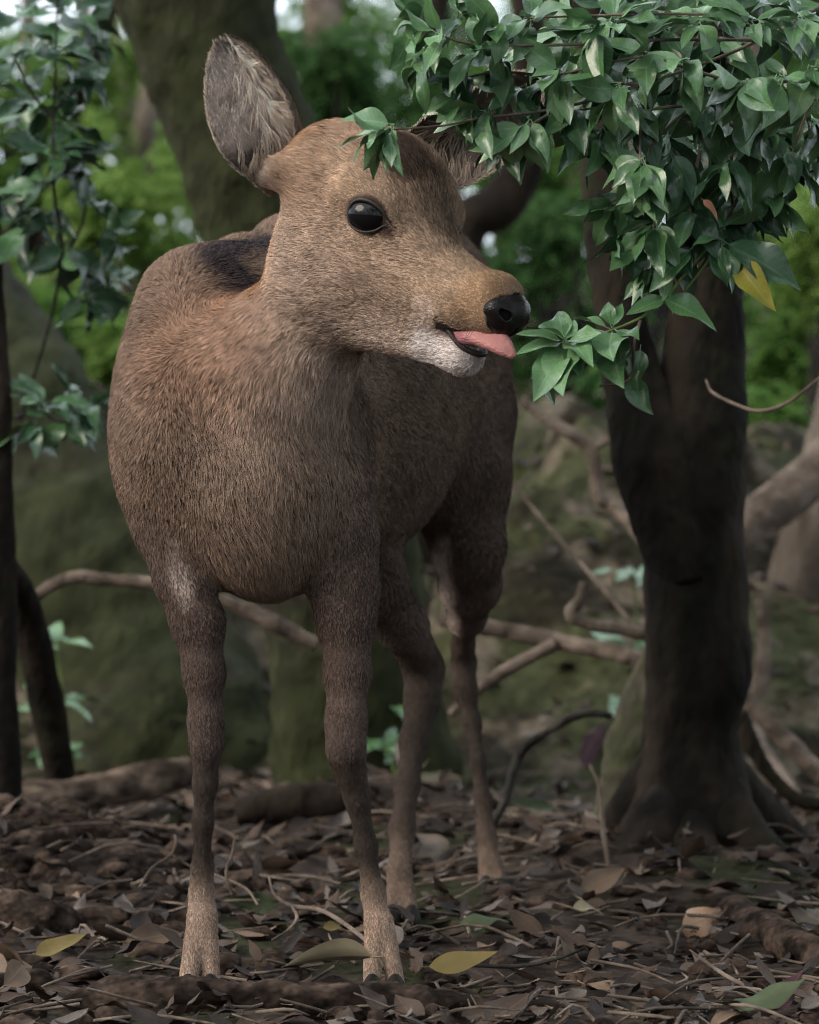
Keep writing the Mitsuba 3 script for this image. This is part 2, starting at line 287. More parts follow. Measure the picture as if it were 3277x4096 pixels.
# unseen canopy added above the frame to shade the place: crowns for the trees
def crown(key, cx, cy, cz, rx, ry, rz, n, seed, size=.11):
    r = np.random.default_rng(900 + seed); cl = 26
    cs = np.array([cx, cy, cz]) + nrm(r.normal(0, 1, (cl, 3))) * (r.random((cl, 1)) ** .4) * [rx, ry, rz]
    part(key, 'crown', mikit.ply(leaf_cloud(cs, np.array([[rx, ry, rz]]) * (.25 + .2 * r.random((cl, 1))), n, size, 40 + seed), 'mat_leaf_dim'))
crown('dark_tree', 0.8, 5.0, 3.0, 1.4, 1.3, .7, 5200, 1)
crown('dark_tree', 1.7, 3.0, 2.9, 1.5, 1.5, .8, 6500, 7)
crown('dark_tree', .9, .6, 3.2, 1.6, 1.6, .7, 3400, 8)
crown('leaning_tree', -.4, 4.9, 3.3, 1.6, 1.5, .5, 2600, 2)
crown('pale_tree', 1.9, 6.4, 3.2, 1.4, 1.6, .9, 3500, 5)
# unseen wood added beside and behind the camera to block light, open at left front
k = thing('light_blocking_wood', 'dense dark wood added out of view round the clearing to block light', 'wood', None, 'stuff')
r = np.random.default_rng(77); cs, rs = [], []
for a in np.linspace(math.radians(-174), math.radians(20), 42):
    for z in (.5, 1.5, 2.6, 3.7):
        if z > 2 and a < math.radians(-128): continue
        cs.append([4.2 * math.cos(a) + r.normal(0, .3), 3.2 + 5.2 * math.sin(a) + r.normal(0, .3), z + r.normal(0, .2)]); rs.append([.75, .75, .8])
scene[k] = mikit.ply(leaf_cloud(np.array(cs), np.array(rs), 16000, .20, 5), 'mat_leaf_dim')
k = thing('far_wood', 'green wood closing the view on both sides, far beyond the shrubs', 'wood', None, 'stuff')
r = np.random.default_rng(78); cs = []
for j in range(60):
    s_ = -1 if j % 2 else 1; y = r.uniform(9, 13.5); cs.append([s_ * (.16 * y + r.uniform(.4, 3.2)), y, r.uniform(.5, 2.6)])
scene[k] = mikit.ply(leaf_cloud(np.array(cs), np.full((60, 3), .55), 15000, .10, 6), 'mat_leaf_far')
# ---------------------------------------------------------------- the deer: one signed-distance body, meshed by surface nets, with a coat of hairs
def surface_nets(xs, ys, zs, F):
    s = F < 0
    nx, ny, nz = F.shape
    cnt = np.zeros((nx - 1, ny - 1, nz - 1), np.uint8)
    cor = [(a, b, c) for a in (0, 1) for b in (0, 1) for c in (0, 1)]
    for a, b, c in cor: cnt += s[a:nx - 1 + a, b:ny - 1 + b, c:nz - 1 + c]
    I = np.argwhere((cnt > 0) & (cnt < 8))
    idx = -np.ones(cnt.shape, np.int32); idx[I[:, 0], I[:, 1], I[:, 2]] = np.arange(len(I))
    val = {k: F[I[:, 0] + k[0], I[:, 1] + k[1], I[:, 2] + k[2]] for k in cor}
    pos = {k: np.stack([xs[I[:, 0] + k[0]], ys[I[:, 1] + k[1]], zs[I[:, 2] + k[2]]], 1) for k in cor}
    acc, n = np.zeros((len(I), 3)), np.zeros(len(I))
    for a in cor:
        for ax in range(3):
            if a[ax] == 0:
                b = list(a); b[ax] = 1; b = tuple(b)
                m = (val[a] < 0) != (val[b] < 0)
                t = np.where(m, val[a] / np.where(m, val[a] - val[b], 1), 0)[:, None]
                acc += np.where(m[:, None], pos[a] + t * (pos[b] - pos[a]), 0); n += m
    v = acc / n[:, None]
    quads = []
    for ax in range(3):
        sl0 = [slice(1, -1)] * 3; sl0[ax] = slice(0, -1)
        sl1 = list(sl0); sl1[ax] = slice(1, None)
        A, B = s[tuple(sl0)], s[tuple(sl1)]
        for flip in (False, True):
            E = np.argwhere((A & ~B) if not flip else (~A & B))
            off = np.ones(3, int); off[ax] = 0
            E = E + off
            u, w = (ax + 1) % 3, (ax + 2) % 3
            q = []
            for du, dw in ((-1, -1), (0, -1), (0, 0), (-1, 0)):
                e = E.copy(); e[:, u] += du; e[:, w] += dw
                q.append(idx[e[:, 0], e[:, 1], e[:, 2]])
            q = np.stack(q, 1)
            quads.append(q[:, ::-1] if flip else q)
    q = np.vstack(quads)
    return v, np.vstack([q[:, [0, 1, 2]], q[:, [0, 2, 3]]])

def smooth_mesh(v, f, it=2, lam=0.5):
    e = np.vstack([f[:, [0, 1]], f[:, [1, 2]], f[:, [2, 0]]]); e = np.vstack([e, e[:, ::-1]])
    import scipy.sparse as sp
    A = sp.csr_matrix((np.ones(len(e)), (e[:, 0], e[:, 1])), shape=(len(v), len(v))); A.data[:] = 1
    d = np.asarray(A.sum(1)).ravel()[:, None]
    for k in range(it):
        for l in (lam, -lam * 1.04): v = v + l * (A @ v / d - v)
    return v

def grid_axis(lo, hi, coarse, fine, flo, fhi):
    a = [lo]
    while a[-1] < hi: a.append(a[-1] + (fine if flo - 0.02 < a[-1] < fhi else coarse))
    return np.array(a)

# head frame: F forward to the nose, L to the deer's left, U up; O between the eyes
HF = nrm([0.67, -0.574, -0.47]); HL = nrm([0.65, 0.76, 0.0]); HL = nrm(HL - HF * (HL @ HF)); HU = np.cross(HF, HL)
HO = W(396, 214, 3.92)
def Hd(f, l, u): return HO + f * HF + l * HL + u * HU
def head_coords(p): d = p - HO; return d @ HF, d @ HL, d @ HU

PR = []   # primitives: dict(kind, a, b, ra, rb | c, M, r, k, flow, len, tag)
def cap(a, b, ra, rb, k=0.03, flow=None, L=0.012, tag='body'):
    a, b = np.asarray(a, float), np.asarray(b, float)
    PR.append(dict(kind='cap', a=a, b=b, ra=ra, rb=rb, k=k, flow=nrm(b - a) if flow is None else nrm(flow), L=L, tag=tag))
def ell(c, axes, r, k=0.04, flow=(0, 1, -0.5), L=0.016, tag='body'):
    PR.append(dict(kind='ell', c=np.asarray(c, float), M=np.array([nrm(x) for x in axes]), r=np.asarray(r, float), k=k, flow=nrm(flow), L=L, tag=tag))
def dist(pr, p):
    if pr['kind'] == 'cap':
        ab = pr['b'] - pr['a']; t = np.clip((p - pr['a']) @ ab / (ab @ ab), 0, 1)
        return np.linalg.norm(p - pr['a'] - t[..., None] * ab, axis=-1) - (pr['ra'] + t * (pr['rb'] - pr['ra']))
    q = (p - pr['c']) @ pr['M'].T
    k0 = np.linalg.norm(q / pr['r'], axis=-1); k1 = np.linalg.norm(q / pr['r']**2, axis=-1)
    return np.where(k1 > 1e-9, k0 * (k0 - 1) / np.maximum(k1, 1e-9), -pr['r'].min())

BA = nrm([0.316, 0.949, 0.06]); BL = nrm([0.949, -0.316, 0]); BU = np.cross(BL, BA)   # along the trunk to the rear, to the deer's left, up
BODY = (BL, BA, BU)
DOWN = np.array([0, 0, -1.0])
def chain(pts, k=0.02, L=0.008, tag='leg', up=None):
    P = [(W(x, y, Y), (hw - (2.6 if hw < 28 else 1.5)) * Y / FPX) for x, y, Y, hw in pts]
    for (a, ra), (b, rb) in zip(P, P[1:]): cap(a, b, ra, rb, k, nrm(nrm(b - a) + 0.5 * DOWN), L, tag)
# trunk
REAR = nrm(0.75 * BA - np.array([0, 0, 0.55]))
ell(W(246, 427, 4.17), BODY, (0.113, 0.235, 0.170), 0.05, REAR, 0.011, 'body')                 # ribs
ell(W(342, 425, 4.42), BODY, (0.117, 0.24, 0.152), 0.06, REAR, 0.017, 'flank')                # belly, its shade put into a darker coat
ell(W(406, 352, 4.63), BODY, (0.117, 0.155, 0.158), 0.07, REAR, 0.012, 'rump')                 # rump
ell(W(194, 345, 4.13), BODY, (0.049, 0.085, 0.082), 0.05, REAR, 0.011, 'body')                 # right shoulder blade
ell(W(181, 432, 4.08), BODY, (0.046, 0.085, 0.115), 0.04, (-.1, .4, -1), 0.011, 'body')         # right shoulder
ell(W(325, 462, 4.10), BODY, (0.042, 0.085, 0.115), 0.035, (.2, .5, -1), 0.011, 'leftshoulder_shade')         # left shoulder, shade put into its coat colour
ell(W(266, 490, 4.03), BODY, (0.086, 0.10, 0.111), 0.035, (.25, .2, -1), 0.017, 'brisket')
ell(W(232, 286, 4.22), BODY, (0.065, 0.14, 0.040), 0.05, BA, 0.011, 'body')                     # withers
for (a, ra), (b, rb) in zip([(W(212, 296, 4.2), .028), (W(245, 278, 4.32), .034), (W(290, 257, 4.45), .038), (W(340, 246, 4.58), .045)][:-1], [(W(245, 278, 4.32), .034), (W(290, 257, 4.45), .038), (W(340, 246, 4.58), .045)]): cap(a, b, ra, rb, 0.04, BA, 0.010, 'spine')
# neck
NK = [(250, 420, 4.04, 80), (272, 374, 4.01, 66), (300, 335, 4.00, 52), (332, 290, 3.99, 42), (344, 240, 3.985, 44), (345, 195, 3.985, 44)]
P = [(W(x, y, Y), hw * Y / FPX) for x, y, Y, hw in NK]
for i, ((a, ra), (b, rb)) in enumerate(zip(P, P[1:])): cap(a, b, ra, rb, 0.04, nrm(nrm(a - b) * 1.0 + np.array([-.05 + .1 * i, 0, -.4])), 0.016 if i < 3 else 0.012, 'neck')
# legs: right fore, left fore, right hind, left hind
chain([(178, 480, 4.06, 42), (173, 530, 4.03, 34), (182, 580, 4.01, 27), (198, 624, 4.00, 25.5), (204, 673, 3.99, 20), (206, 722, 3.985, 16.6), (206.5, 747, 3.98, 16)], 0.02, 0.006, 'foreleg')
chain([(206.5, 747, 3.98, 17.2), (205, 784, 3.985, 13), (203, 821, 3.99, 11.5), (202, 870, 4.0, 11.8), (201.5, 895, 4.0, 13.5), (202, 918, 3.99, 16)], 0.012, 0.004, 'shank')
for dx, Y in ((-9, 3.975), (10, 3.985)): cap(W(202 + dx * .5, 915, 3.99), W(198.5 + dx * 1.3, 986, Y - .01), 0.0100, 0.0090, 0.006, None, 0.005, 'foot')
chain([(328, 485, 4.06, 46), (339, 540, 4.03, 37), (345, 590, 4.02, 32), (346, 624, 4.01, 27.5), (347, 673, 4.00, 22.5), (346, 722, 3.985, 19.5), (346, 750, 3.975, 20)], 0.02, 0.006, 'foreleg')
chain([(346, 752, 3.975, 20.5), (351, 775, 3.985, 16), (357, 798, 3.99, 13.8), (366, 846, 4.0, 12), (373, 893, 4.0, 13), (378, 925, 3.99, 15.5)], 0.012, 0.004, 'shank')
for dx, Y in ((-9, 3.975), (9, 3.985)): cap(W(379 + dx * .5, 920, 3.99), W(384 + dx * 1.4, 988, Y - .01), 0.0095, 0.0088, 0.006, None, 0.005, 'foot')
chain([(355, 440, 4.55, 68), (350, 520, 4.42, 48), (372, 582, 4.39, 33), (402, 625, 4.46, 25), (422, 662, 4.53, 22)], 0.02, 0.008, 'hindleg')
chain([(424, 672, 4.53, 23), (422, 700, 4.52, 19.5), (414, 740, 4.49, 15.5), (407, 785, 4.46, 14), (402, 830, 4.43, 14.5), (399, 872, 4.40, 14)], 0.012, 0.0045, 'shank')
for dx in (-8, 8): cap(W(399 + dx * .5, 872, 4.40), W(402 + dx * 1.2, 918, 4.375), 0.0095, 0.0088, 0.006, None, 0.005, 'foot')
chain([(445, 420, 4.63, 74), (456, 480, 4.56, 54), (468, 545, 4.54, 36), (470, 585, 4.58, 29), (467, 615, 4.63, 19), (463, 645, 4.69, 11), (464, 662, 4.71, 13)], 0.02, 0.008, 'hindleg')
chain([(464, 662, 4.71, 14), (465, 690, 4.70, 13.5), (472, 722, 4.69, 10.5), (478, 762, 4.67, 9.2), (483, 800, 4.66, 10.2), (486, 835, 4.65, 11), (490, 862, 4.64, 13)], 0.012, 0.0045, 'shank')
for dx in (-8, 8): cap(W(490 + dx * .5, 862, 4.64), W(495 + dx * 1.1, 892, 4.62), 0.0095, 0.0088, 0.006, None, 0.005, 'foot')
# head
HB = nrm(-HF - 0.25 * HU)
HAX = (HF, HL, HU)
def hell(f, l, u, r, k=0.025, flow=HB, L=0.009, tag='head'): ell(Hd(f, l, u), HAX, r, k, flow, L, tag)
def hcap(a, b, ra, rb, k=0.025, flow=HB, L=0.008, tag='head'): cap(Hd(*a), Hd(*b), ra, rb, k, flow, L, tag)
hell(-0.072, 0.006, -0.004, (0.075, 0.060, 0.060), tag='crown', L=0.012)
hell(-0.014, 0.004, -0.009, (0.070, 0.056, 0.054), tag='forehead', L=0.010)
hell(-0.030, 0.018, 0.007, (0.062, 0.056, 0.060), tag='forehead', L=0.012)
cap(Hd(-.075, -.030, .01), W(270, 174, 3.955), 0.026, 0.014, 0.02, nrm(W(245, 140, 3.95) - W(280, 175, 3.95)), 0.014, 'earroot')
for s in (-1, 1):
    hcap((-0.020, 0.045 * s + .004, 0.014), (0.018, 0.044 * s + .004, 0.009), 0.022, 0.019, 0.02, tag='brow', L=0.007)
    hell(-0.035, 0.030 * s, -0.075, (0.062, 0.034, 0.058), 0.03, tag='cheek', L=0.010)
hell(0.03, 0, -0.05, (0.075, 0.044, 0.062), 0.03, tag='cheek')
hcap((0.03, 0, -0.042), (0.115, 0, -0.034), 0.046, 0.033, 0.03, tag='muzzle', L=0.006)
hcap((0.154, 0, -0.0170), (0.1685, 0, -0.0220), 0.0230, 0.0180, 0.012, tag='muzzle', L=0.004)
hcap((0.115, 0, -0.032), (0.150, 0, -0.017), 0.032, 0.0245, 0.02, tag='muzzle', L=0.005)
for s in (-1, 1): hcap((0.105, 0.014 * s, -0.039), (0.160, 0.012 * s, -0.031), 0.021, 0.014, 0.015, tag='lip', L=0.005)
hcap((0.0, 0, -0.112), (0.095, 0, -0.088), 0.027, 0.020, 0.03, tag='jaw', L=0.010)
hcap((0.092, 0, -0.086), (0.140, 0, -0.081), 0.021, 0.0205, 0.008, tag='chin', L=0.007)

def body_mesh():
    xs = grid_axis(-0.34, 0.22, 0.0055, 0.003, -0.14, 0.13)
    ys = grid_axis(3.72, 4.86, 0.0060, 0.003, 3.76, 4.02)
    zs = grid_axis(-0.02, 0.88, 0.0060, 0.003, 0.62, 0.86)
    Fd = np.full((len(xs), len(ys), len(zs)), 0.06, np.float32)
    for pr in PR:
        if pr['kind'] == 'cap':
            r = max(pr['ra'], pr['rb']); lo, hi = np.minimum(pr['a'], pr['b']) - r, np.maximum(pr['a'], pr['b']) + r
        else:
            e = np.sqrt(((pr['M'] * pr['r'][:, None])**2).sum(0)); lo, hi = pr['c'] - e, pr['c'] + e
        m = 0.045
        sl = tuple(slice(max(0, np.searchsorted(g, a - m) - 1), np.searchsorted(g, b + m) + 1) for g, a, b in zip((xs, ys, zs), lo, hi))
        g = np.stack(np.meshgrid(xs[sl[0]], ys[sl[1]], zs[sl[2]], indexing='ij'), -1)
        d = dist(pr, g); o = Fd[sl]; k = pr['k']
        h = np.maximum(k - np.abs(d - o), 0) / k
        Fd[sl] = np.minimum(d, o) - h * h * k * 0.25
    v, f = surface_nets(xs, ys, zs, Fd)
    return smooth_mesh(v, f, 3), f
BV, BF = body_mesh()
BT = trimesh.Trimesh(BV, BF, process=False)
if BT.volume < 0: BF = BF[:, ::-1]; BT = trimesh.Trimesh(BV, BF, process=False)

TAGS = {'leftshoulder_shade': (.125, .095, .072), 'spine': (.17, .13, .10), 'earroot': (.30, .225, .165), 'body': (.175, .130, .098), 'flank': (.092, .070, .052), 'rump': (.110, .083, .063), 'brisket': (.225, .172, .132), 'neck': (.365, .30, .245),  # left shoulder and flank are darkened: shade put into the coat
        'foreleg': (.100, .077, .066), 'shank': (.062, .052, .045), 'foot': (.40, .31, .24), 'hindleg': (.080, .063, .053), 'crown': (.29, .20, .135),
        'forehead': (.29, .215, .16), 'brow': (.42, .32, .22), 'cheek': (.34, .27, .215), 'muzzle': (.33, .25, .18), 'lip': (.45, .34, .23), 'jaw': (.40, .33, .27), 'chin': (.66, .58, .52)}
def stripe_line():
    """The line of the back: up the neck base to the withers, then along the highest points to the rump."""
    out = []
    for px, py in ((252, 312), (243, 299), (234, 285), (225, 270), (216, 256)):
        o = W(px, py, 3.0); loc, _, _ = BT.ray.intersects_location([o], [nrm(o - CAM)], multiple_hits=False); out.append(loc[0])
    for t in np.linspace(0.12, 1, 8):
        x, y = np.array(out[4][:2]) * (1 - t) + np.array([-.05, 4.62]) * t
        loc, _, _ = BT.ray.intersects_location([[x, y, 1.5]], [[0, 0, -1.0]], multiple_hits=False)
        if len(loc): out.append(loc[0])
    return spline(np.array(out), 90)
SPT = cKDTree(stripe_line())
BROW_PATCH = BT.ray.intersects_location([W(407, 156, 3.0)], [nrm(W(407, 156, 3.0) - CAM)], multiple_hits=False)[0][0]
EYES_ = []
def coat_at(p):
    """Colour, hair direction and hair length at points of the skin."""
    D = np.stack([dist(pr, p) for pr in PR], 1)
    w = np.exp(-(D - D.min(1, keepdims=True)) / 0.012); w /= w.sum(1, keepdims=True)
    col = w @ np.array([TAGS[pr['tag']] for pr in PR]); flow = nrm(w @ np.array([pr['flow'] for pr in PR])); L = w @ np.array([pr['L'] for pr in PR])
    f, l, u = head_coords(p)
    n1 = meshkit.fbm(p * 9, 3, 1); n2 = meshkit.fbm(p * 35, 3, 2)
    head = sst(0.215, 0.175, np.linalg.norm(p - Hd(.03, 0, -.03), axis=1))
    # dorsal stripe
    dd, _ = SPT.query(p)
    col = lerp(col, (.040, .034, .037), sst(0.040, 0.012, dd + 0.016 * (n1 - .5)) * (1 - head))
    # orange nape and neck base beside it
    nape = spline([W(240, 330, 4.03), W(257, 303, 4.01), W(272, 275, 3.99), W(281, 245, 3.985)], 20)
    dn, _ = cKDTree(nape).query(p)
    col = lerp(col, (.40, .235, .115), 0.85 * sst(0.048, 0.016, dn + .014 * (n1 - .5)) * (1 - sst(0.02, 0.0, dd)))
    dn2 = np.linalg.norm(p - W(222, 348, 3.98), axis=1)
    col = lerp(col, (.29, .18, .12), 0.7 * sst(0.12, 0.03, dn2))
    # face: dark brow patch, dark bridge, pale rings, dark round the mouth corner
    on = head
    col = lerp(col, (.045, .032, .026), on * 0.95 * sst(0.036, 0.018, np.linalg.norm((p - BROW_PATCH) * [1.15, .8, .85], axis=1) + .018 * (n2 - .5)) )
    col = lerp(col, (.085, .066, .053), on * 0.6 * sst(0.034, 0.012, np.hypot((f - 0.040) * 0.5, l - 0.004) + .02 * (n2 - .5)) * sst(-0.03, -0.0, u))
    col = lerp(col, (.36, .235, .13), on * 0.6 * sst(0.03, 0.01, np.hypot(f - 0.150, (np.abs(l) - 0.022) * .7)) * sst(-0.05, -0.03, u))
    col = lerp(col, (.38, .23, .125), on * 0.4 * sst(-0.085, -0.115, f) * sst(0.0, 0.03, u))
    col = lerp(col, (.56, .47, .40), on * 0.6 * sst(-0.088, -0.108, u + 0.1 * (f - .05)) * sst(0.0, 0.07, f))
    col = lerp(col, (.84, .78, .75), on * sst(0.092, 0.108, f) * sst(-0.062, -0.070, u))
    col = lerp(col, (.60, .50, .42), on * .8 * sst(0.020, 0.008, np.hypot(f - 0.108, u + 0.052)))
    for c, n, ax, up in EYES_:
        q = p - c; x, y = q @ ax, q @ up; rr = np.hypot(x / .0203, y / .0167); nearby = np.linalg.norm(q, axis=1) < .05
        col = np.where(nearby[:, None], lerp(col, (.44, .34, .25), .55 * sst(1.75, 1.35, rr)), col)
        col = np.where(nearby[:, None], lerp(col, (.085, .06, .05), .9 * sst(1.22, 1.10, rr)), col)
        col = np.where(nearby[:, None], lerp(col, (.085, .055, .045), .85 * sst(.012, .004, np.hypot((x - .026) * .8, (y + .009) * 1.1 + .35 * (x - .026)))), col)
    # paler fur at the ear root, the armpits and inside the left thigh
    for q, r in ((W(262, 190, 3.95), 0.020), (W(168, 556, 3.97), 0.015), (W(181, 580, 3.97), 0.015)):
        col = lerp(col, (.58, .50, .44), 0.85 * sst(r * 1.5, r * 0.4, np.linalg.norm((p - q) * [1, 1, .6], axis=1)))
    th = spline([W(437, 545, 4.50), W(443, 590, 4.55), W(448, 632, 4.62)], 12); dt, _ = cKDTree(th).query(p)
    col = lerp(col, (.50, .42, .36), 0.8 * sst(0.022, 0.006, dt))
    # shanks: darker front line, paler heels and feet
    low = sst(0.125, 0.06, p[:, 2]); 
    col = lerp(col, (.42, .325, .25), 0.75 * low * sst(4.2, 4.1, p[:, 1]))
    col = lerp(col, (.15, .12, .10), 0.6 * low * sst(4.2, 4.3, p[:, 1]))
    col = col * [1.03, .915, .90]
    col = col * (1 + on * .55 * (meshkit.fbm(p * 75, 2, 3) - .5))[:, None]
    col = col * (0.72 + 0.56 * n1)[:, None] * (0.75 + 0.5 * n2)[:, None]
    return col, flow, L, D, (f, l, u, head)

# the eyes: where a line of sight along the head's sides meets the skin
def skin_hit(o, d):
    loc, _, tri = BT.ray.intersects_location([o], [nrm(d)], multiple_hits=False)
    return loc[0], BT.face_normals[tri[0]]
EYES = []
for s in (-1, 1):
    c = Hd(0.013, 0.2 * s, 0.003)
    loc, n = skin_hit(c, -HL * s)
    n = nrm(0.35 * n + 0.8 * HL * s + 0.35 * HF + .10 * HU)
    ax = nrm(HF + 0.22 * HU - n * (n @ (HF + 0.22 * HU))); up = np.cross(n, ax) * 1.0
    if up @ HU < 0: up = -up
    EYES.append((loc, n, ax, up))
EYES_ += EYES
def almond(a):                                     # outline of the eye opening
    return 0.0195 * np.cos(a) * (1 + 0.08 * np.cos(a)), 0.0155 * np.sin(a) * (1 - 0.06 * np.cos(a))
NOSE_C, NOSE_R = Hd(0.1730, 0, -0.0205), np.array([0.0310, 0.0280, 0.0225])
def keep_bare(p, f, l, u):
    """1 where there is hair, 0 on the eyes, the nose and inside the mouth."""
    k = np.ones(len(p))
    for c, n, ax, up in EYES:
        d = p - c; x, y = d @ ax, d @ up
        near = np.linalg.norm(d, axis=1) < 0.045
        r = np.hypot(x / 0.0213, y / 0.0175)
        k *= np.where(near, sst(0.98, 1.12, r), 1)
    q = (p - NOSE_C) @ np.array(HAX).T / NOSE_R
    k *= sst(0.98, 1.04, np.linalg.norm(q + np.array([.18, 0, 0]) * q[:, 2:3] * NOSE_R[2] / NOSE_R[0], axis=1))
    mouth = (f > 0.118) & (u < -0.0525) & (u > -0.0635)
    return k * ~mouth

def hairs(p, n, flow, L, col, width, lift, seed, clump=10, pull=0.5, tipgain=1.65, root=0.42, droop=0.3):
    """Ribbon hairs: vertices, faces, normals and colours. Each hair is dark at its root and pale near its tip; neighbours are drawn into tufts."""
    r = np.random.default_rng(seed); N = len(p)
    t = nrm(flow - n * np.sum(flow * n, 1, keepdims=True))
    sway = np.stack([meshkit.fbm(p * 22 + k * 31, 2, 11 + k) - 0.5 for k in range(3)], 1) * 1.1
    t = nrm(t + sway + r.normal(0, 0.16, (N, 3))); t = nrm(t - n * np.sum(t * n, 1, keepdims=True))
    li = (lift * (0.6 + 0.8 * r.random(N)))[:, None]
    L = (L * (0.65 + 0.7 * r.random(N)))[:, None]
    d = nrm(t + n * li)
    tip = p + d * L - n * L * droop * li
    if clump:
        c = r.choice(N, max(1, N // clump), replace=False)
        _, near = cKDTree(p[c]).query(p); c = c[near]
        tip = tip + (tip[c] - tip) * (pull if np.isscalar(pull) else pull[:, None]) * np.minimum(1, 0.6 * L / np.maximum(np.linalg.norm(tip[c] - tip, axis=1, keepdims=True), 1e-6))
        tone = (0.76 + 0.48 * r.random(N))[c]
        if not np.isscalar(pull): tone = 1 + (tone - 1) * np.minimum(1, pull / .4)
    else: tone = np.ones(N)
    mid = p + (tip - p) * 0.5 + n * L * 0.10 * (li + .2)
    side = nrm(np.cross(tip - p, n)) * (width * (0.7 + 0.6 * r.random(N)))[:, None] * 0.5
    p0 = p - n * 0.0015
    v = np.stack([p0 - side, p0 + side, mid - side, mid + side, tip], 1).reshape(-1, 3)
    i = np.arange(N)[:, None] * 5
    f = np.concatenate([i + [0, 1, 3], i + [0, 3, 2], i + [2, 3, 4]], 1).reshape(-1, 3)
    nn = nrm(n + 0.35 * r.normal(0, 1, (N, 1)) * nrm(side) + 0.25 * n * li + 0.10 * r.normal(0, 1, (N, 3)))
    nrmv = np.repeat(nn, 5, 0)
    g = (tone * (0.72 + 0.56 * r.random(N)))[:, None] * col
    # agouti: a share of the hairs is dark-tipped, the others pale-tipped
    darkt = (r.random(N) < 0.34)[:, None]
    tipc = np.where(darkt, g * 0.36, g * tipgain)
    c5 = np.stack([g * root, g * root, g, g, tipc], 1).reshape(-1, 3)
    return v, f, nrmv, np.clip(c5, 0, 0.9)

def sample(v, f, dens, seed):
    """Random points of a mesh, dens (per square metre) given per face."""
    r = np.random.default_rng(seed)
    a = v[f[:, 0]]; b = v[f[:, 1]]; c = v[f[:, 2]]
    ar = 0.5 * np.linalg.norm(np.cross(b - a, c - a), axis=1)
    n = r.poisson(ar * dens); i = np.repeat(np.arange(len(f)), n)
    s, t = np.sqrt(r.random(len(i))), r.random(len(i))
    return (a[i] * (1 - s)[:, None] + b[i] * (s * (1 - t))[:, None] + c[i] * (s * t)[:, None]), i, s, t

deer = thing('deer', 'grey-brown deer standing on leaf litter, head turned, licking a green leaf', 'deer')
bcol, bflow, bL, bD, (bf, bl, bu, bh) = coat_at(BV)
kb = keep_bare(BV, bf, bl, bu)
skin = bcol * 0.55
skin[np.linalg.norm((BV - NOSE_C) @ np.array(HAX).T / NOSE_R, axis=1) < 1.02] = (.010, .008, .008)
mouth_in = (bf > 0.116) & (bu < -0.051) & (bu > -0.065) & (bh > .5)
skin[mouth_in] = (.030, .018, .017)
vn = np.array(BT.vertex_normals)
part(deer, 'body', raw_ply(BV, BF, vn, skin, 'mat_skin'))
# coat
HAIR = float(os.environ.get('HAIR', '1'))
fc = BV[BF].mean(1)
hf = np.linalg.norm(fc - Hd(0.02, 0, -.03), axis=1) < 0.20
legs = fc[:, 2] < 0.34
back = vn[BF].mean(1)[:, 1] > 0.45
dens = np.where(hf, 700e3, np.where(legs, 750e3, 540e3)) * np.where(back, 0.35, 1.0) * HAIR
hp, hi, hs, ht = sample(BV, BF, dens, 3)
hn = nrm(vn[BF[hi, 0]] * (1 - hs)[:, None] + vn[BF[hi, 1]] * (hs * (1 - ht))[:, None] + vn[BF[hi, 2]] * (hs * ht)[:, None])
hc, hfl, hL, hD, (f_, l_, u_, h_) = coat_at(hp)
kk = keep_bare(hp, f_, l_, u_)
ok = RNG.random(len(hp)) < kk
for c, n, ax, up in EYES:                                    # hair beside the eyes is short
    hL = np.where(h_ > .5, hL * (0.35 + 0.65 * sst(0.018, 0.045, np.linalg.norm(hp - c, axis=1))), hL)
hL = np.where(h_ > .5, hL * (0.4 + 0.6 * sst(1.0, 1.8, np.linalg.norm((hp - NOSE_C) @ np.array(HAX).T / NOSE_R, axis=1))), hL)
hp, hn, hc, hfl, hL, h_ = hp[ok], hn[ok], hc[ok], hfl[ok], hL[ok], h_[ok]
wid = np.where(h_ > .5, 0.00070, np.where(hp[:, 2] < .34, 0.0007, 0.0008))
hv, hfc, hnn, hcc = hairs(hp, hn, hfl, hL, hc, wid, np.where(h_ > .5, .26, np.where(hp[:, 2] < .34, .16, .26)), 5, 8, np.where(hp[:, 2] < .34, .08, np.where(h_ > .5, .25, .28)))
part(deer, 'coat', raw_ply(hv, hfc, hnn, hcc, 'mat_fur'), kind='stuff')
print('deer', len(BF), 'tri body', len(hp), 'hairs')

# eyes and lids
scene['mat_eye'] = {'type': 'principled', 'base_color': {'type': 'rgb', 'value': [.006, .005, .006]}, 'roughness': 0.05, 'specular': 0.3, 'clearcoat': 0.25, 'clearcoat_gloss': 0.97}
scene['mat_lid'] = two({'type': 'principled', 'base_color': {'type': 'rgb', 'value': [.030, .021, .018]}, 'roughness': 0.55})
for c, n, ax, up in EYES:
    R = np.column_stack([ax, up, n])
    s = trimesh.creation.icosphere(4, 1.0); d = s.vertices
    q = d * [0.0203, 0.0167, 0.0135]
    vv = c + (q - [0, 0, 0.0040]) @ R.T
    part(deer, 'eye', mikit.ply((vv, s.faces), 'mat_eye', True))
    a = np.linspace(0, 2 * math.pi, 73)
    x, y = almond(a)
    tear = np.exp(-((np.minimum(a, 2 * math.pi - a)) / 0.22)**2)
    x = x + 0.010 * tear; y = y - 0.008 * tear
    z = 0.0045 - 9.0 * (x * x) * .9 - 0.004 * tear
    pts = c + np.column_stack([x, y, z]) @ R.T
    part(deer, 'eyelid', mikit.ply(tube(pts, 0.0013 + 0.0008 * np.maximum(np.sin(a), 0) + 0.0010 * tear, 8, 90, cap=False), 'mat_lid', True))

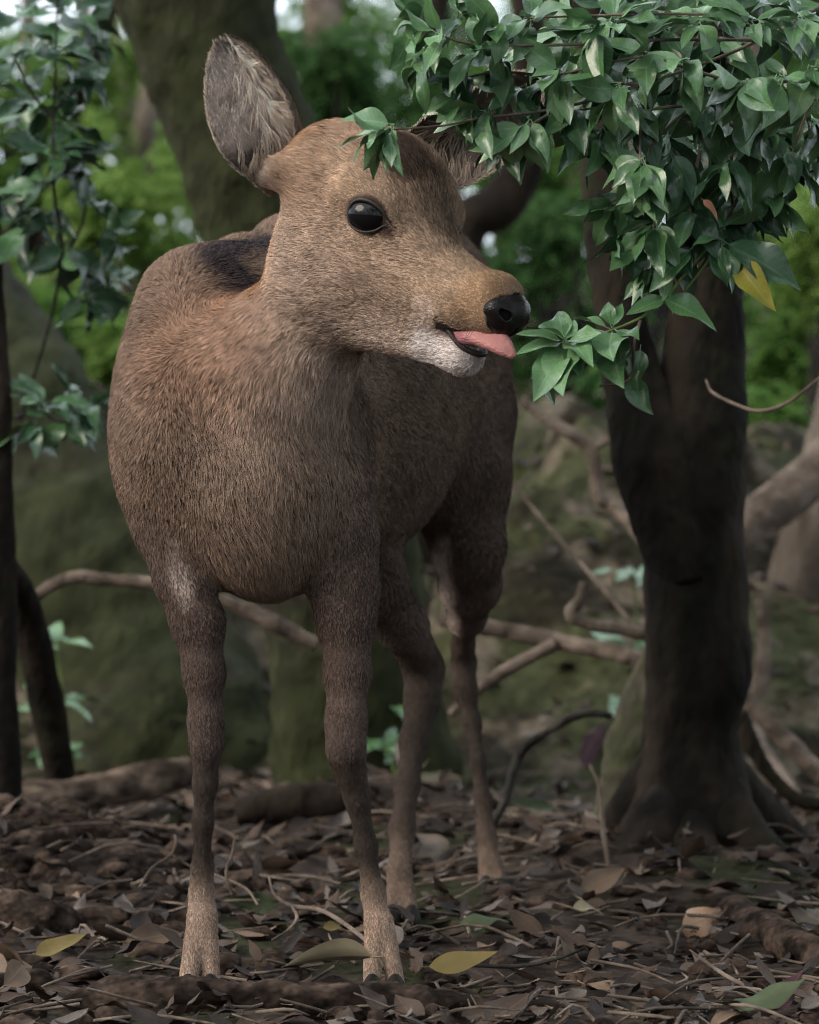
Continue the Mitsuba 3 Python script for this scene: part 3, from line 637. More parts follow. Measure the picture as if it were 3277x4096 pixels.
# nose leather with nostrils
def nose_bump(p, n, uv):
    return 0.0004 * mikit.noise(p.x * 900, p.y * 900, p.z * 900)
scene['mat_nose'] = two(bumped({'type': 'principled', 'base_color': {'type': 'rgb', 'value': [.011, .0085, .009]}, 'roughness': 0.28, 'specular': 0.3}, nose_bump, 1.0, 3e-4))
def small_field(lo, hi, step, fn):
    g = [np.arange(a, b, step) for a, b in zip(lo, hi)]
    X = np.stack(np.meshgrid(*g, indexing='ij'), -1)
    v, f = surface_nets(*g, fn(X))
    v = smooth_mesh(v, f, 2)
    return v, f
HEADP = [pr for pr in PR if pr['tag'] in ('muzzle', 'lip', 'cheek')]
def nose_field(X):
    """The leather: the skin of the muzzle's end, 2 mm proud, inside an ellipsoid; nostrils and the groove below are cut into it."""
    P = NOSE_C + X @ np.array(HAX)
    d = None
    for pr in HEADP:
        e = dist(pr, P); k = pr['k']
        if d is None: d = e
        else:
            h = np.maximum(k - np.abs(d - e), 0) / k; d = np.minimum(d, e) - h * h * k * .25
    x, y, z = X[..., 0], X[..., 1], X[..., 2]
    reg = (np.sqrt(((x + .18 * z) / NOSE_R[0])**2 + (y / NOSE_R[1])**2 + (z / NOSE_R[2])**2) - 1) * 0.024
    a, b = d - 0.0022, reg; k = .005
    h = np.maximum(k - np.abs(a - b), 0) / k
    d2 = np.maximum(a, b) + h * h * k * .25
    for s in (-1, 1):      # comma-shaped nostrils with a raised rim
        for (p, q, r) in (((0.008, 0.0150 * s, 0.003), (-0.003, 0.0215 * s, 0.006), 0.0052), ((-0.003, 0.0215 * s, 0.006), (-0.013, 0.0235 * s, -0.001), 0.0034)):
            p, q = np.array(p), np.array(q); pq = q - p
            t = np.clip((X - p) @ pq / (pq @ pq), 0, 1); e = np.linalg.norm(X - p - t[..., None] * pq, axis=-1)
            d2 = d2 - .0016 * np.exp(-((e - r - .0015) / .0022)**2)
            d2 = np.maximum(d2, r - e)
    return np.maximum(d2, -np.maximum(np.abs(y) - 0.0014, z + .006))
nv, nf = small_field((-.034, -.032, -.03), (.03, .032, .03), 0.0010, nose_field)
part(deer, 'nose', mikit.ply((NOSE_C + nv @ np.array(HAX), nf), 'mat_nose', True))

# tongue: out of the near mouth corner, curling up to the leaf
def flesh(p, n, uv):
    h = (p.x - float(HO[0])) * float(HU[0]) + (p.y - float(HO[1])) * float(HU[1]) + (p.z - float(HO[2])) * float(HU[2])
    c = mikit.mix((.52, .19, .18), (.64, .30, .28), mikit.fbm(p.x * 160, p.y * 160, p.z * 160, 3))
    return mikit.mix(c, mi.Color3f(.30, .10, .13), mikit.smoothstep(-.052, -.060, h) * .8)
scene['mat_tongue'] = two(bumped({'type': 'principled', 'base_color': mikit.proc(flesh), 'roughness': 0.38, 'specular': 0.5},
                                 lambda p, n, uv: 0.0012 * mikit.noise(p.x * 800, p.y * 800, p.z * 800), 1.0, 3e-4))
tc = spline([Hd(0.105, -0.004, -0.055), Hd(0.138, -0.010, -0.053), Hd(0.160, -0.013, -0.046), Hd(0.182, -0.011, -0.046), Hd(0.200, -0.005, -0.051)], 30)
tw = np.interp(np.linspace(0, 1, 30), [0, .3, .6, .85, 1], [.011, .0165, .0140, .0095, .0040])
th_ = np.interp(np.linspace(0, 1, 30), [0, .3, .6, .85, 1], [.007, .0095, .0085, .0060, .003])
tt = nrm(np.gradient(tc, axis=0)); sd = nrm(HU * .75 + HL * .45 - HF * .1)
su = nrm(np.cross(tt, sd)); sd = np.cross(su, tt)
a = np.linspace(0, 2 * math.pi, 24, endpoint=False)
groove = 1 - 0.35 * np.exp(-((np.abs(np.sin(a)) - 1) / .15)**2)
tv = (tc[:, None] + sd[:, None] * (np.cos(a)[None, :, None] * tw[:, None, None]) + su[:, None] * ((np.sin(a) * groove)[None, :, None] * th_[:, None, None])).reshape(-1, 3)
i = np.arange(29)[:, None] * 24; j = np.arange(24)[None]; jn = (j + 1) % 24
tf = np.stack([i + j, i + jn, i + 24 + jn, i + 24 + j], -1).reshape(-1, 4)
tv = np.vstack([tv, tc[-1] + tt[-1] * .002]); e = 29 * 24
tf = np.vstack([tf[:, [0, 1, 2]], tf[:, [0, 2, 3]], np.stack([e + j[0], e + jn[0], j[0] * 0 + len(tv) - 1], 1)])
part(deer, 'tongue', mikit.ply((tv, tf), 'mat_tongue', True))
# dark lips of the lower jaw
lip = [Hd(0.112, -0.022, -0.053), Hd(0.128, -0.0215, -0.0605), Hd(0.146, -0.018, -0.068), Hd(0.157, -0.008, -0.070), Hd(0.160, 0.0, -0.070), Hd(0.157, 0.008, -0.070), Hd(0.140, 0.018, -0.069), Hd(0.118, 0.0205, -0.060)]
part(deer, 'lower_lip', mikit.ply(tube(lip, [.0015, .0024, .0028, .003, .003, .003, .0028, .0015], 8, 50), 'mat_lid', True))

wh = []; wr = np.random.default_rng(8)
for s in (-1, 1):
    for j in range(16):
        a = Hd(wr.uniform(.125, .16), s * .024, wr.uniform(-.042, -.026)); d = nrm(HL * s * wr.uniform(.5, 1) + HF * wr.uniform(-.1, .7) - HU * wr.uniform(.1, .8)); L = wr.uniform(.018, .036)
        wh.append(tube([a, a + d * L * .5 - HU * .001, a + d * L - HU * L * .18], [.00022, .00018, .00006], 4, 7))
    for j in range(9):
        a = Hd(wr.uniform(.12, .15), s * wr.uniform(.004, .016), -.097 + .0); d = nrm(-HU + HL * s * wr.uniform(-.2, .6) + HF * wr.uniform(-.2, .5)); L = wr.uniform(.014, .026)
        wh.append(tube([a, a + d * L * .5, a + d * L + HF * .003], [.0002, .00016, .00006], 4, 7))
part(deer, 'whiskers', mikit.ply(join(wh), 'mat_lid', True), kind='stuff')

# ears: cupped two-layer shells built between their two edges, then furred
def ear(left, right, back, seed, inner_white, pale=(.74, .60, .50), shade=1.0):
    M, K = 40, 18
    l, r = spline(left, M), spline(right, M)
    t = np.linspace(0, 1, K)
    s = np.linspace(0, 1, M)
    depth = 0.040 * np.sin(np.pi * np.clip(0.12 + 0.88 * (1 - s), 0, 1)) ** 0.8 + 0.012 * (1 - s)
    c = l[:, None] * (1 - t)[None, :, None] + r[:, None] * t[None, :, None]
    c = c + back * (depth[:, None] * (1 - np.abs(2 * t - 1)**2.2)[None])[..., None]
    g = c.reshape(-1, 3)
    i = np.arange(M - 1)[:, None] * K; j = np.arange(K - 1)[None]
    q = np.stack([i + j, i + j + 1, i + K + j + 1, i + K + j], -1).reshape(-1, 4)
    f = np.vstack([q[:, [0, 1, 2]], q[:, [0, 2, 3]]])
    tm = trimesh.Trimesh(g, f, process=False); n = np.array(tm.vertex_normals)
    if (n @ -back).mean() < 0: f = f[:, ::-1]; n = -n              # n points into the cup
    edge = (np.minimum(t, 1 - t)[None] * np.ones((M, 1))).ravel()
    thick = 0.0006 + 0.0032 * np.clip(edge * 6, 0, 1)
    outer = g - n * thick[:, None]
    ssv = np.repeat(s, K); ttv = np.tile(t, M)
    v = np.vstack([g, outer]); fo = f[:, ::-1] + len(g)
    def bridge(a, b): return np.vstack([np.stack([a[:-1], a[1:], b[1:]], 1), np.stack([a[:-1], b[1:], b[:-1]], 1)])
    L0 = np.arange(M) * K; R0 = L0 + K - 1; T0 = (M - 1) * K + np.arange(K)
    fb = np.vstack([bridge(L0, L0 + len(g)), bridge(R0 + len(g), R0), bridge(T0, T0 + len(g))])
    axis = nrm(np.gradient(c.mean(1), axis=0)); ax = np.repeat(axis, K, 0)
    nz = meshkit.fbm(g * 45, 3, seed)
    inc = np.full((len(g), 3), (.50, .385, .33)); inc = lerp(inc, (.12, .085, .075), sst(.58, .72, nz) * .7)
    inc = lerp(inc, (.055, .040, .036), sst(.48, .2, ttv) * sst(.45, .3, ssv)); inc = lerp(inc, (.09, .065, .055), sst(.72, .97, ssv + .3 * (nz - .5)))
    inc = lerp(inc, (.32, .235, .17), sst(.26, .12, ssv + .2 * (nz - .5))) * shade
    ouc = np.full((len(g), 3), (.17, .125, .095))
    vc_ = np.vstack([inc * .8, ouc * .8]); nn = np.vstack([n, -n])
    shape = raw_ply(v, np.vstack([f, fo, fb]), nn, vc_, 'mat_skin')
    # hair: short outside, soft inside, a pale fringe and long pale tufts from the base
    H = []
    p, k, a_, b_ = sample(outer, f, np.full(len(f), 520e3) * HAIR, seed + 1)
    fl = ax[f[k, 0]]; H.append(hairs(p, -n[f[k, 0]], fl, np.full(len(p), .007), ouc[f[k, 0]], np.full(len(p), .0008), np.full(len(p), .25), seed + 2, 6, .4))
    p, k, a_, b_ = sample(g, f, np.full(len(f), 330e3) * HAIR, seed + 3)
    fl = ax[f[k, 0]]; H.append(hairs(p, n[f[k, 0]], fl, np.full(len(p), .007), inc[f[k, 0]], np.full(len(p), .0007), np.full(len(p), .3), seed + 4, 6, .4))
    p, k, a_, b_ = sample(g, f, np.full(len(f), 120e3) * HAIR, seed + 5)
    tv_, sv_ = ttv[f[k, 0]], ssv[f[k, 0]]
    keepw = RNG.random(len(p)) < inner_white(sv_, tv_); p, k, tv_, sv_ = p[keepw], k[keepw], tv_[keepw], sv_[keepw]
    across = nrm((l - r))[np.minimum((sv_ * M).astype(int), M - 1)]
    sw = meshkit.fbm(p * 30, 2, seed + 9)[:, None] - .5
    fl = ax[f[k, 0]] * (.55 + sw * 1.2) + across * (.75 * sst(.15, .7, tv_))[:, None]
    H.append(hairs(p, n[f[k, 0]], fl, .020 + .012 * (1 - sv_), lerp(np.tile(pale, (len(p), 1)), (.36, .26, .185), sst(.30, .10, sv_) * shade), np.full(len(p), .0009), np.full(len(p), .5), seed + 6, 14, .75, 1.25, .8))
    rim = np.concatenate([np.repeat(l, 1, 0), r]); rm = spline(l, 500), spline(r, 500)
    for e, sgn in ((rm[0], 1), (rm[1], -1)):
        out = nrm(spline(l - r, 500)) * sgn; axd = nrm(np.gradient(e, axis=0)); e = e + RNG.normal(0, .0007, e.shape)
        H.append(hairs(e, nrm(-back + 0 * e), out * .5 + axd, np.full(500, .0045), np.tile((.42, .34, .28), (500, 1)), np.full(500, .0007), np.full(500, .1), seed + 7, 0))
    at = 0; vs, fs, ns, cs = [], [], [], []
    for a0, b0, c0, d0 in H: vs.append(a0); fs.append(b0 + at); ns.append(c0); cs.append(d0); at += len(a0)
    return shape, raw_ply(np.vstack(vs), np.vstack(fs), np.vstack(ns), np.vstack(cs), 'mat_fur')
B1 = nrm([0.62, 0.72, 0.10])
el = [W(268, 196, 3.965), W(250, 180, 3.94), W(230, 164, 3.925), W(214, 138, 3.92), W(206.5, 105, 3.93), W(208, 70, 3.95), W(217, 42, 3.975)]
er = [W(298, 172, 3.975), W(296, 146, 3.98), W(292, 118, 3.985), W(282, 92, 3.99), W(262, 66, 3.99), W(240, 46, 3.99), W(221, 40, 3.98)]
sh, fu = ear(el, er, B1, 100, lambda s, t: np.clip(sst(.10, .40, t) * sst(.98, .7, s) + sst(.34, .18, s), 0, 1))
k1 = part(deer, 'ear', sh); part(k1, 'fur', fu, kind='stuff')
B2 = nrm([0.10, 0.95, -0.15])
fl_ = [W(392, 150, 4.02), W(425, 118, 4.03), W(470, 92, 4.04), W(505, 76, 4.06), W(528, 74, 4.08), W(540, 78, 4.09)]
fr_ = [W(420, 196, 4.00), W(462, 186, 4.01), W(500, 165, 4.03), W(525, 140, 4.05), W(540, 110, 4.08), W(544, 84, 4.09)]
sh, fu = ear(fl_, fr_, B2, 200, lambda s, t: np.clip(sst(.5, .1, s) * .5 + .15, 0, 1), (.20, .155, .13), .45)  # far ear: its shade is put into darker inner colours
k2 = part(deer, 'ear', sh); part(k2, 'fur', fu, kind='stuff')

# hooves
scene['mat_hoof'] = two({'type': 'principled', 'base_color': {'type': 'rgb', 'value': [.016, .012, .010]}, 'roughness': 0.65, 'specular': 0.2})
for x, y, Y, dxs in ((199, 981, 3.955, (-10.5, 11.5)), (384, 983, 3.955, (-11.5, 11.5)), (402, 922, 4.36, (-9.6, 9.6)), (495, 896, 4.605, (-9, 9))):
    for dx in dxs:
        c = W(x + dx, y, Y); 
        h = trimesh.creation.icosphere(3, 1.0); q = h.vertices * [0.0105, 0.022, 0.020]; q[:, 2] = np.maximum(q[:, 2], -0.006) * (1 - 0.35 * np.clip(-q[:, 1] / .022, 0, 1)); 
        q = q + [0, -0.010, 0]
        c = np.array([c[0], c[1], 0.006 if Y > 4.2 else -0.008])
        part(deer, 'hoof', mikit.ply((c + q, h.faces), 'mat_hoof', True))
# ---------------------------------------------------------------- fallen branches and sticks
def stick(name, label, pts, mat='mat_stick', bump=.42, freq=20, seed=0, cat='branch', twigs=()):
    k = thing(name, label, cat)
    P = np.array([W(x, y, Y) for x, y, Y, r in pts]); R_ = [r * Y / FPX for x, y, Y, r in pts]
    part(k, 'stem', mikit.ply(tube(P, R_, 12, 70, bump, freq, 50 + seed), mat, True))
    for t in twigs:
        P = np.array([W(x, y, Y) for x, y, Y, r in t]); R_ = [r * Y / FPX for x, y, Y, r in t]
        part(k, 'twig', mikit.ply(tube(P, R_, 8, 40, bump, freq, 80 + seed), mat, True))
stick('fallen_branch', 'bent bare branch running behind the right foreleg of the deer', [(28, 605, 5.3, 5), (48, 588, 5.3, 6), (74, 577, 5.3, 6.5), (110, 580, 5.3, 6.5), (150, 583, 5.3, 7), (200, 592, 5.3, 7), (250, 612, 5.3, 8), (285, 628, 5.3, 8), (318, 645, 5.3, 7)], seed=1)
stick('fallen_branch', 'straight bare branch between hind leg and dark tree', [(440, 618, 5.3, 8), (478, 626, 5.3, 8.5), (520, 634, 5.3, 8.5), (570, 644, 5.25, 8.5), (612, 651, 5.2, 9), (650, 664, 5.2, 9)], seed=2, twigs=[[(556, 644, 5.25, 6), (520, 662, 5.25, 6), (482, 686, 5.25, 6), (450, 715, 5.25, 5)]])
stick('fallen_branch', 'crooked bare branch curving down to the dark tree', [(520, 400, 5.6, 5), (548, 420, 5.6, 6), (575, 437, 5.6, 6.5), (591, 452, 5.6, 7.5), (596, 475, 5.6, 7.5), (600, 497, 5.6, 7), (614, 507, 5.6, 7), (628, 522, 5.55, 7), (650, 550, 5.5, 6)], seed=3, twigs=[[(591, 450, 5.6, 4), (606, 442, 5.6, 3.5), (625, 432, 5.6, 3)]])
stick('fallen_stick', 'grey forked stick lying against the dark tree', [(584, 582, 5.2, 4), (580, 600, 5.2, 5.5), (571, 614, 5.2, 7), (590, 625, 5.2, 7), (615, 628, 5.2, 7), (645, 634, 5.2, 7)], 'mat_bark_pale', seed=4)
stick('fallen_stick', 'dark arched stick rising from the litter beside the left hind leg', [(492, 826, 4.95, 4), (505, 800, 4.95, 4.5), (515, 765, 5.0, 5), (528, 745, 5.0, 5), (550, 730, 5.0, 4.5), (572, 717, 5.0, 4.5), (592, 713, 5.0, 4), (612, 716, 5.0, 3.5)], 'mat_stick_dark', seed=5)
stick('fallen_stick', 'long thin twig slanting from the rump to the foot of the dark tree', [(500, 470, 5.5, 1.5), (521, 494, 5.5, 1.8), (560, 540, 5.45, 2), (600, 585, 5.4, 2.2), (645, 640, 5.35, 2.2)], 'mat_stick', seed=6)
stick('fallen_stick', 'pale thin twig in front of the dark tree roots, standing askew', [(600, 905, 4.6, 2.5), (608, 870, 4.65, 2.5), (603, 830, 4.7, 2.5), (600, 790, 4.7, 2), (590, 765, 4.72, 1.5)], 'mat_stick', seed=7)
stick('fallen_branch', 'pale root-like branch sloping down at the right edge', [(735, 690, 5.4, 9), (760, 716, 5.4, 9), (790, 745, 5.4, 9), (825, 778, 5.4, 9)], 'mat_stick', seed=8)
stick('fallen_branch', 'dark root-like branch beside the right edge, lower one', [(738, 712, 5.2, 8), (752, 745, 5.2, 8), (775, 780, 5.2, 8), (800, 800, 5.2, 7), (830, 806, 5.2, 6)], 'mat_bark_dark', seed=9)
stick('fallen_branch', 'pale upright branch just right of the dark tree', [(762, 600, 5.9, 7), (764, 640, 5.9, 8.5), (760, 680, 5.9, 8), (752, 720, 5.9, 8), (770, 760, 5.8, 7), (800, 800, 5.7, 6)], 'mat_stick', seed=10)
stick('fallen_twig', 'thin forked twig left of the right foreleg', [(140, 887, 4.35, 1.6), (152, 868, 4.38, 1.7), (170, 856, 4.4, 1.8), (176, 844, 4.4, 1.5), (175, 835, 4.4, 1.2)], 'mat_stick', seed=11, cat='twig', twigs=[[(172, 855, 4.4, 1.6), (190, 866, 4.4, 1.6), (215, 875, 4.38, 1.8), (245, 888, 4.35, 1.6), (258, 905, 4.32, 1.3)]])
stick('fallen_twig', 'thin upright twig between the forelegs', [(232, 895, 4.3, 1.2), (226, 873, 4.3, 1.4), (232, 855, 4.32, 1.6), (235, 838, 4.33, 1.2)], 'mat_stick', seed=12, cat='twig')
stick('fallen_twig', 'pale twig bending toward the left forefoot', [(269, 878, 4.3, 1.4), (275, 895, 4.28, 2), (292, 906, 4.25, 2.2), (320, 910, 4.2, 2), (345, 924, 4.15, 2), (368, 942, 4.1, 2)], 'mat_stick', seed=13, cat='twig', twigs=[[(292, 906, 4.25, 1.8), (297, 918, 4.2, 1.8), (288, 930, 4.18, 1.4), (272, 940, 4.15, 1)]])
stick('fallen_twig', 'twig lying from the notched orange leaf to the lower right', [(690, 950, 3.98, 1), (706, 962, 3.95, 1.8), (730, 978, 3.9, 2), (760, 992, 3.86, 2)], 'mat_stick', seed=14, cat='twig')
stick('fallen_twig', 'dark twig lying level near the bottom right of the deer', [(420, 962, 4.05, 1.4), (470, 965, 4.0, 2), (520, 966, 4.0, 2), (560, 958, 4.0, 1.6), (585, 948, 4.02, 1)], 'mat_stick_dark', seed=15, cat='twig')

def log(name, label, pts, mat, seed, bump=.45, freq=10):
    k = thing(name, label, 'log')
    P = np.array([W(x, y, Y) for x, y, Y, r in pts]); R_ = [r * Y / FPX for x, y, Y, r in pts]
    part(k, 'stem', mikit.ply(tube(P, R_, 32, 120, bump, freq, seed), mat, True))
def rot(p, n, uv):
    a = mikit.fbm(p.x * 18, p.y * 50, p.z * 50, 4)
    c = mikit.mix((.045, .032, .025), (.20, .145, .11), mikit.smoothstep(.35, .7, a))
    return c * (.6 + .8 * mikit.noise(p.x * 90, p.y * 90, p.z * 90))
scene['mat_rot'] = two(bumped({'type': 'principled', 'base_color': mikit.proc(rot), 'roughness': .95, 'specular': .1}, lambda p, n, uv: .008 * mikit.fbm(p.x * 40, p.y * 90, p.z * 90, 3)))
log('rotten_log', 'pale brown rotten log lying at the left behind the mound', [(-60, 826, 5.15, 26), (0, 812, 5.15, 24), (60, 802, 5.2, 22), (110, 790, 5.25, 20), (160, 778, 5.3, 17), (215, 770, 5.35, 10)], 'mat_rot', 61)
log('rotten_log', 'dark rotten log end lying behind the forelegs', [(236, 812, 5.1, 13), (270, 806, 5.1, 17), (310, 802, 5.1, 18), (350, 800, 5.12, 15), (372, 798, 5.14, 8)], 'mat_bark_dark', 62)
def crumb(p, n, uv):
    c = mikit.mix((.016, .011, .009), (.085, .058, .045), mikit.smoothstep(.35, .72, mikit.fbm(p.x * 38, p.y * 38, p.z * 38, 4)))
    return c * (.5 + mikit.noise(p.x * 200, p.y * 200, p.z * 200))
scene['mat_crumb'] = two(bumped({'type': 'principled', 'base_color': mikit.proc(crumb), 'roughness': .95, 'specular': .1}, lambda p, n, uv: .012 * mikit.fbm(p.x * 70, p.y * 70, p.z * 70, 4)))
def clods(name, label, spots, seed):
    k = thing(name, label, 'soil', None, 'stuff'); r = np.random.default_rng(seed); ms = []
    ico = trimesh.creation.icosphere(2)
    for x, y, s, h in spots:
        v = ico.vertices; d = meshkit.fbm(v * 1.6 + r.random(3) * 50, 3, seed)
        v = v * (.55 + .9 * d)[:, None] * [s * r.uniform(.8, 1.5), s, s * r.uniform(.5, .9)]
        z = float(surf_z(np.array(x), np.array(y))) + h
        ms.append((v + [x, y, z], ico.faces))
    scene[k] = mikit.ply(join(ms), 'mat_crumb', True)
def surf_z(x, y): return np.maximum(ground_h(x, y), bank_h(x, y) * (y > 5.6) - 9 * (y <= 5.6))
CR = np.random.default_rng(55)
clods('soil_clods', 'dark crumbly clods of soil on the mound at the left', [(-.50 + CR.normal(0, .15), 4.65 + CR.normal(0, .17), CR.uniform(.006, .026), CR.uniform(-.01, .004)) for _ in range(260)], 1)
clods('soil_clods', 'dark crumbs of soil scattered over the forest floor', [((lambda Y: ((CR.uniform(-20, 840) - 409.5) * Y / FPX, Y))(CR.uniform(3.6, 5.6)) + (CR.uniform(.005, .018), CR.uniform(-.004, .004))) for _ in range(420)], 2)
log('tree_root', 'thick crumbly root crossing the bottom in front of the forefeet', [(50, 1022, 3.90, 10), (100, 1000, 3.89, 20), (160, 1002, 3.88, 27), (230, 1009, 3.87, 28), (320, 1007, 3.86, 27), (400, 1009, 3.86, 28), (440, 1016, 3.86, 27), (520, 1022, 3.87, 26), (640, 1020, 3.90, 18), (780, 1014, 3.94, 10)], 'mat_crumb', 63, .5, 16)

log('rotten_log', 'brown crumbling log end lying low at the left edge, nearer than the pale log', [(-90, 948, 4.32, 44), (-20, 938, 4.32, 42), (30, 932, 4.32, 38), (62, 930, 4.33, 30), (80, 932, 4.34, 14)], 'mat_crumb', 64, .55, 13)
log('rotten_log', 'dark crumbling log behind the right foreleg at mid left', [(60, 884, 4.75, 16), (110, 876, 4.75, 24), (160, 872, 4.75, 26), (230, 874, 4.75, 22), (290, 880, 4.72, 12)], 'mat_crumb', 65, .6, 14)
log('tree_root', 'brown root running from the dark tree to the lower right corner', [(705, 900, 4.55, 12), (735, 915, 4.42, 18), (775, 936, 4.28, 20), (815, 958, 4.16, 22), (880, 985, 4.05, 22)], 'mat_crumb', 66, .4, 14)

# ---------------------------------------------------------------- leaves
def leaf_mesh(width=.34, fold=.35, curl=.35, twist=0.0, wav=0.0, rows=11, tip=1.6, seed=0, notch=None, stalk=.12):
    s = np.linspace(0, 1, rows); h = width * .5 * np.sin(np.pi * s ** .80) ** .85 * (1 - .35 * s ** 3)
    h = np.maximum(h, 0.002); cols = np.array([-1, -.55, 0, .55, 1])
    X, C = np.meshgrid(s, cols, indexing='ij'); hh = h[:, None]
    r = np.random.default_rng(seed); ph = r.random(3) * 6
    y = C * hh; z = np.abs(C) * hh * fold - curl * X ** 2 * .5 + wav * hh * np.sin(8 * X + ph[0] + C * 1.5) * np.abs(C)
    x = X * (1 - .12 * curl * X)
    a = twist * X; y, z = y * np.cos(a) - z * np.sin(a), y * np.sin(a) + z * np.cos(a)
    v = np.stack([x, y, z], -1).reshape(-1, 3)
    i = np.arange(rows - 1)[:, None] * 5; j = np.arange(4)[None]
    q = np.stack([i + j, i + 5 + j, i + 5 + j + 1, i + j + 1], -1).reshape(-1, 4)
    f = np.vstack([q[:, [0, 1, 2]], q[:, [0, 2, 3]]])
    uv = np.stack([X, C], -1).reshape(-1, 2)
    if stalk:
        sv, sf = tube([[-stalk, 0, .02], [-stalk * .4, 0, .004], [.03, 0, 0]], [.012, .011, .008], 5, 6)
        uv = np.vstack([uv, np.tile([[.5, .02]], (len(sv), 1))]); f = np.vstack([f, sf + len(v)]); v = np.vstack([v, sv])
    return v, f, uv
def glossy(name, a, b, vein, rough, spec=.55):
    def fn(p, n, uv):
        c = mikit.mix(a, b, mikit.fbm(p.x * 28, p.y * 28, p.z * 28, 3))
        side = dr.abs(uv.y)
        v = mikit.smoothstep(.10, .02, side) * .8 + .35 * mikit.smoothstep(.80, 1.0, dr.sin((uv.x * 1.0 - side * .14) * 75.0)) * mikit.smoothstep(0, .2, side)
        return mikit.mix(c, vein, v)
    scene[name] = two(bumped({'type': 'principled', 'base_color': mikit.proc(fn), 'roughness': rough, 'specular': spec, 'sheen': .15},
                             lambda p, n, uv:   .0009 * mikit.fbm(p.x * 130, p.y * 130, p.z * 130, 3)))
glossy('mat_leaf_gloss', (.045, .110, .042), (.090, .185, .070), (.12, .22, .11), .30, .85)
glossy('mat_leaf_light', (.090, .195, .080), (.165, .285, .135), (.22, .35, .19), .31, .85)  # lighter leaf green, with sky sheen put into the colour
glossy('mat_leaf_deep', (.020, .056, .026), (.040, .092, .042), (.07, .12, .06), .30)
glossy('mat_leaf_yellow', (.16, .17, .02), (.26, .22, .03), (.30, .26, .06), .5, .3)
glossy('mat_leaf_red', (.30, .10, .06), (.42, .20, .13), (.40, .22, .16), .6, .3)
def variants(mats, n, seed, **kw):
    r = np.random.default_rng(seed); out = {m: [] for m in mats}
    for i in range(n):
        v, f, uv = leaf_mesh(r.uniform(.38, .52), r.uniform(.1, .5), r.uniform(.15, 1.1), r.uniform(-.9, .9), r.uniform(.12, .42), seed=i, **kw)
        base = mikit.ply((v, f), mats[0], True, uv=uv)
        for m in mats: out[m].append({**base, 'bsdf': {'type': 'ref', 'id': m}})
    return out
LV = variants(['mat_leaf_gloss', 'mat_leaf_light', 'mat_leaf_deep', 'mat_leaf_yellow', 'mat_leaf_red'], 9, 77)
def put(p, d, up, L):
    d = nrm(d); b = nrm(np.cross(up, d)); u = np.cross(d, b)
    M = np.eye(4); M[:3, 0], M[:3, 1], M[:3, 2], M[:3, 3] = d * L, b * L, u * L, p
    return M.tolist()
LR = np.random.default_rng(31)
def add_leaf(key, p, d, up, L, mat, label=None):
    sh = LV[mat][LR.integers(9)]
    return part(key, 'leaf', {**sh, 'to_world': T(put(p, d, up, L))}, label)
def whorl(key, p, axis_, n, L, mats, droop=.45, spread=1.0):
    axis_ = nrm(axis_); u = nrm(np.cross(axis_, [.2, .3, 1])); w = np.cross(axis_, u)
    ph = LR.random() * 6.28
    for i in range(n):
        a = ph + i * 2.399 + LR.normal(0, .25); el = .25 + .5 * LR.random()
        d = nrm((u * math.cos(a) + w * math.sin(a)) * spread + axis_ * el) + np.array([0, 0, -droop * (0.5 + LR.random())])
        d = nrm(d); up = nrm(axis_ * .5 + np.array([0, -.25, .8]) + LR.normal(0, .25, 3))
        st = p + d * L * .14 - axis_ * LR.random() * L * .25
        add_leaf(key, st, d, up, 1.20 * L * LR.uniform(.72, 1.12), mats[LR.integers(len(mats))])
def twig(key, pts, r0=1.9, r1=1.0, mat='mat_stick'):
    P = np.array([W(*q) for q in pts]); n = len(P)
    part(key, 'twig', mikit.ply(tube(P, np.linspace(r0, r1, n) * 1e-3, 7, 30, .2, 60), mat, True))

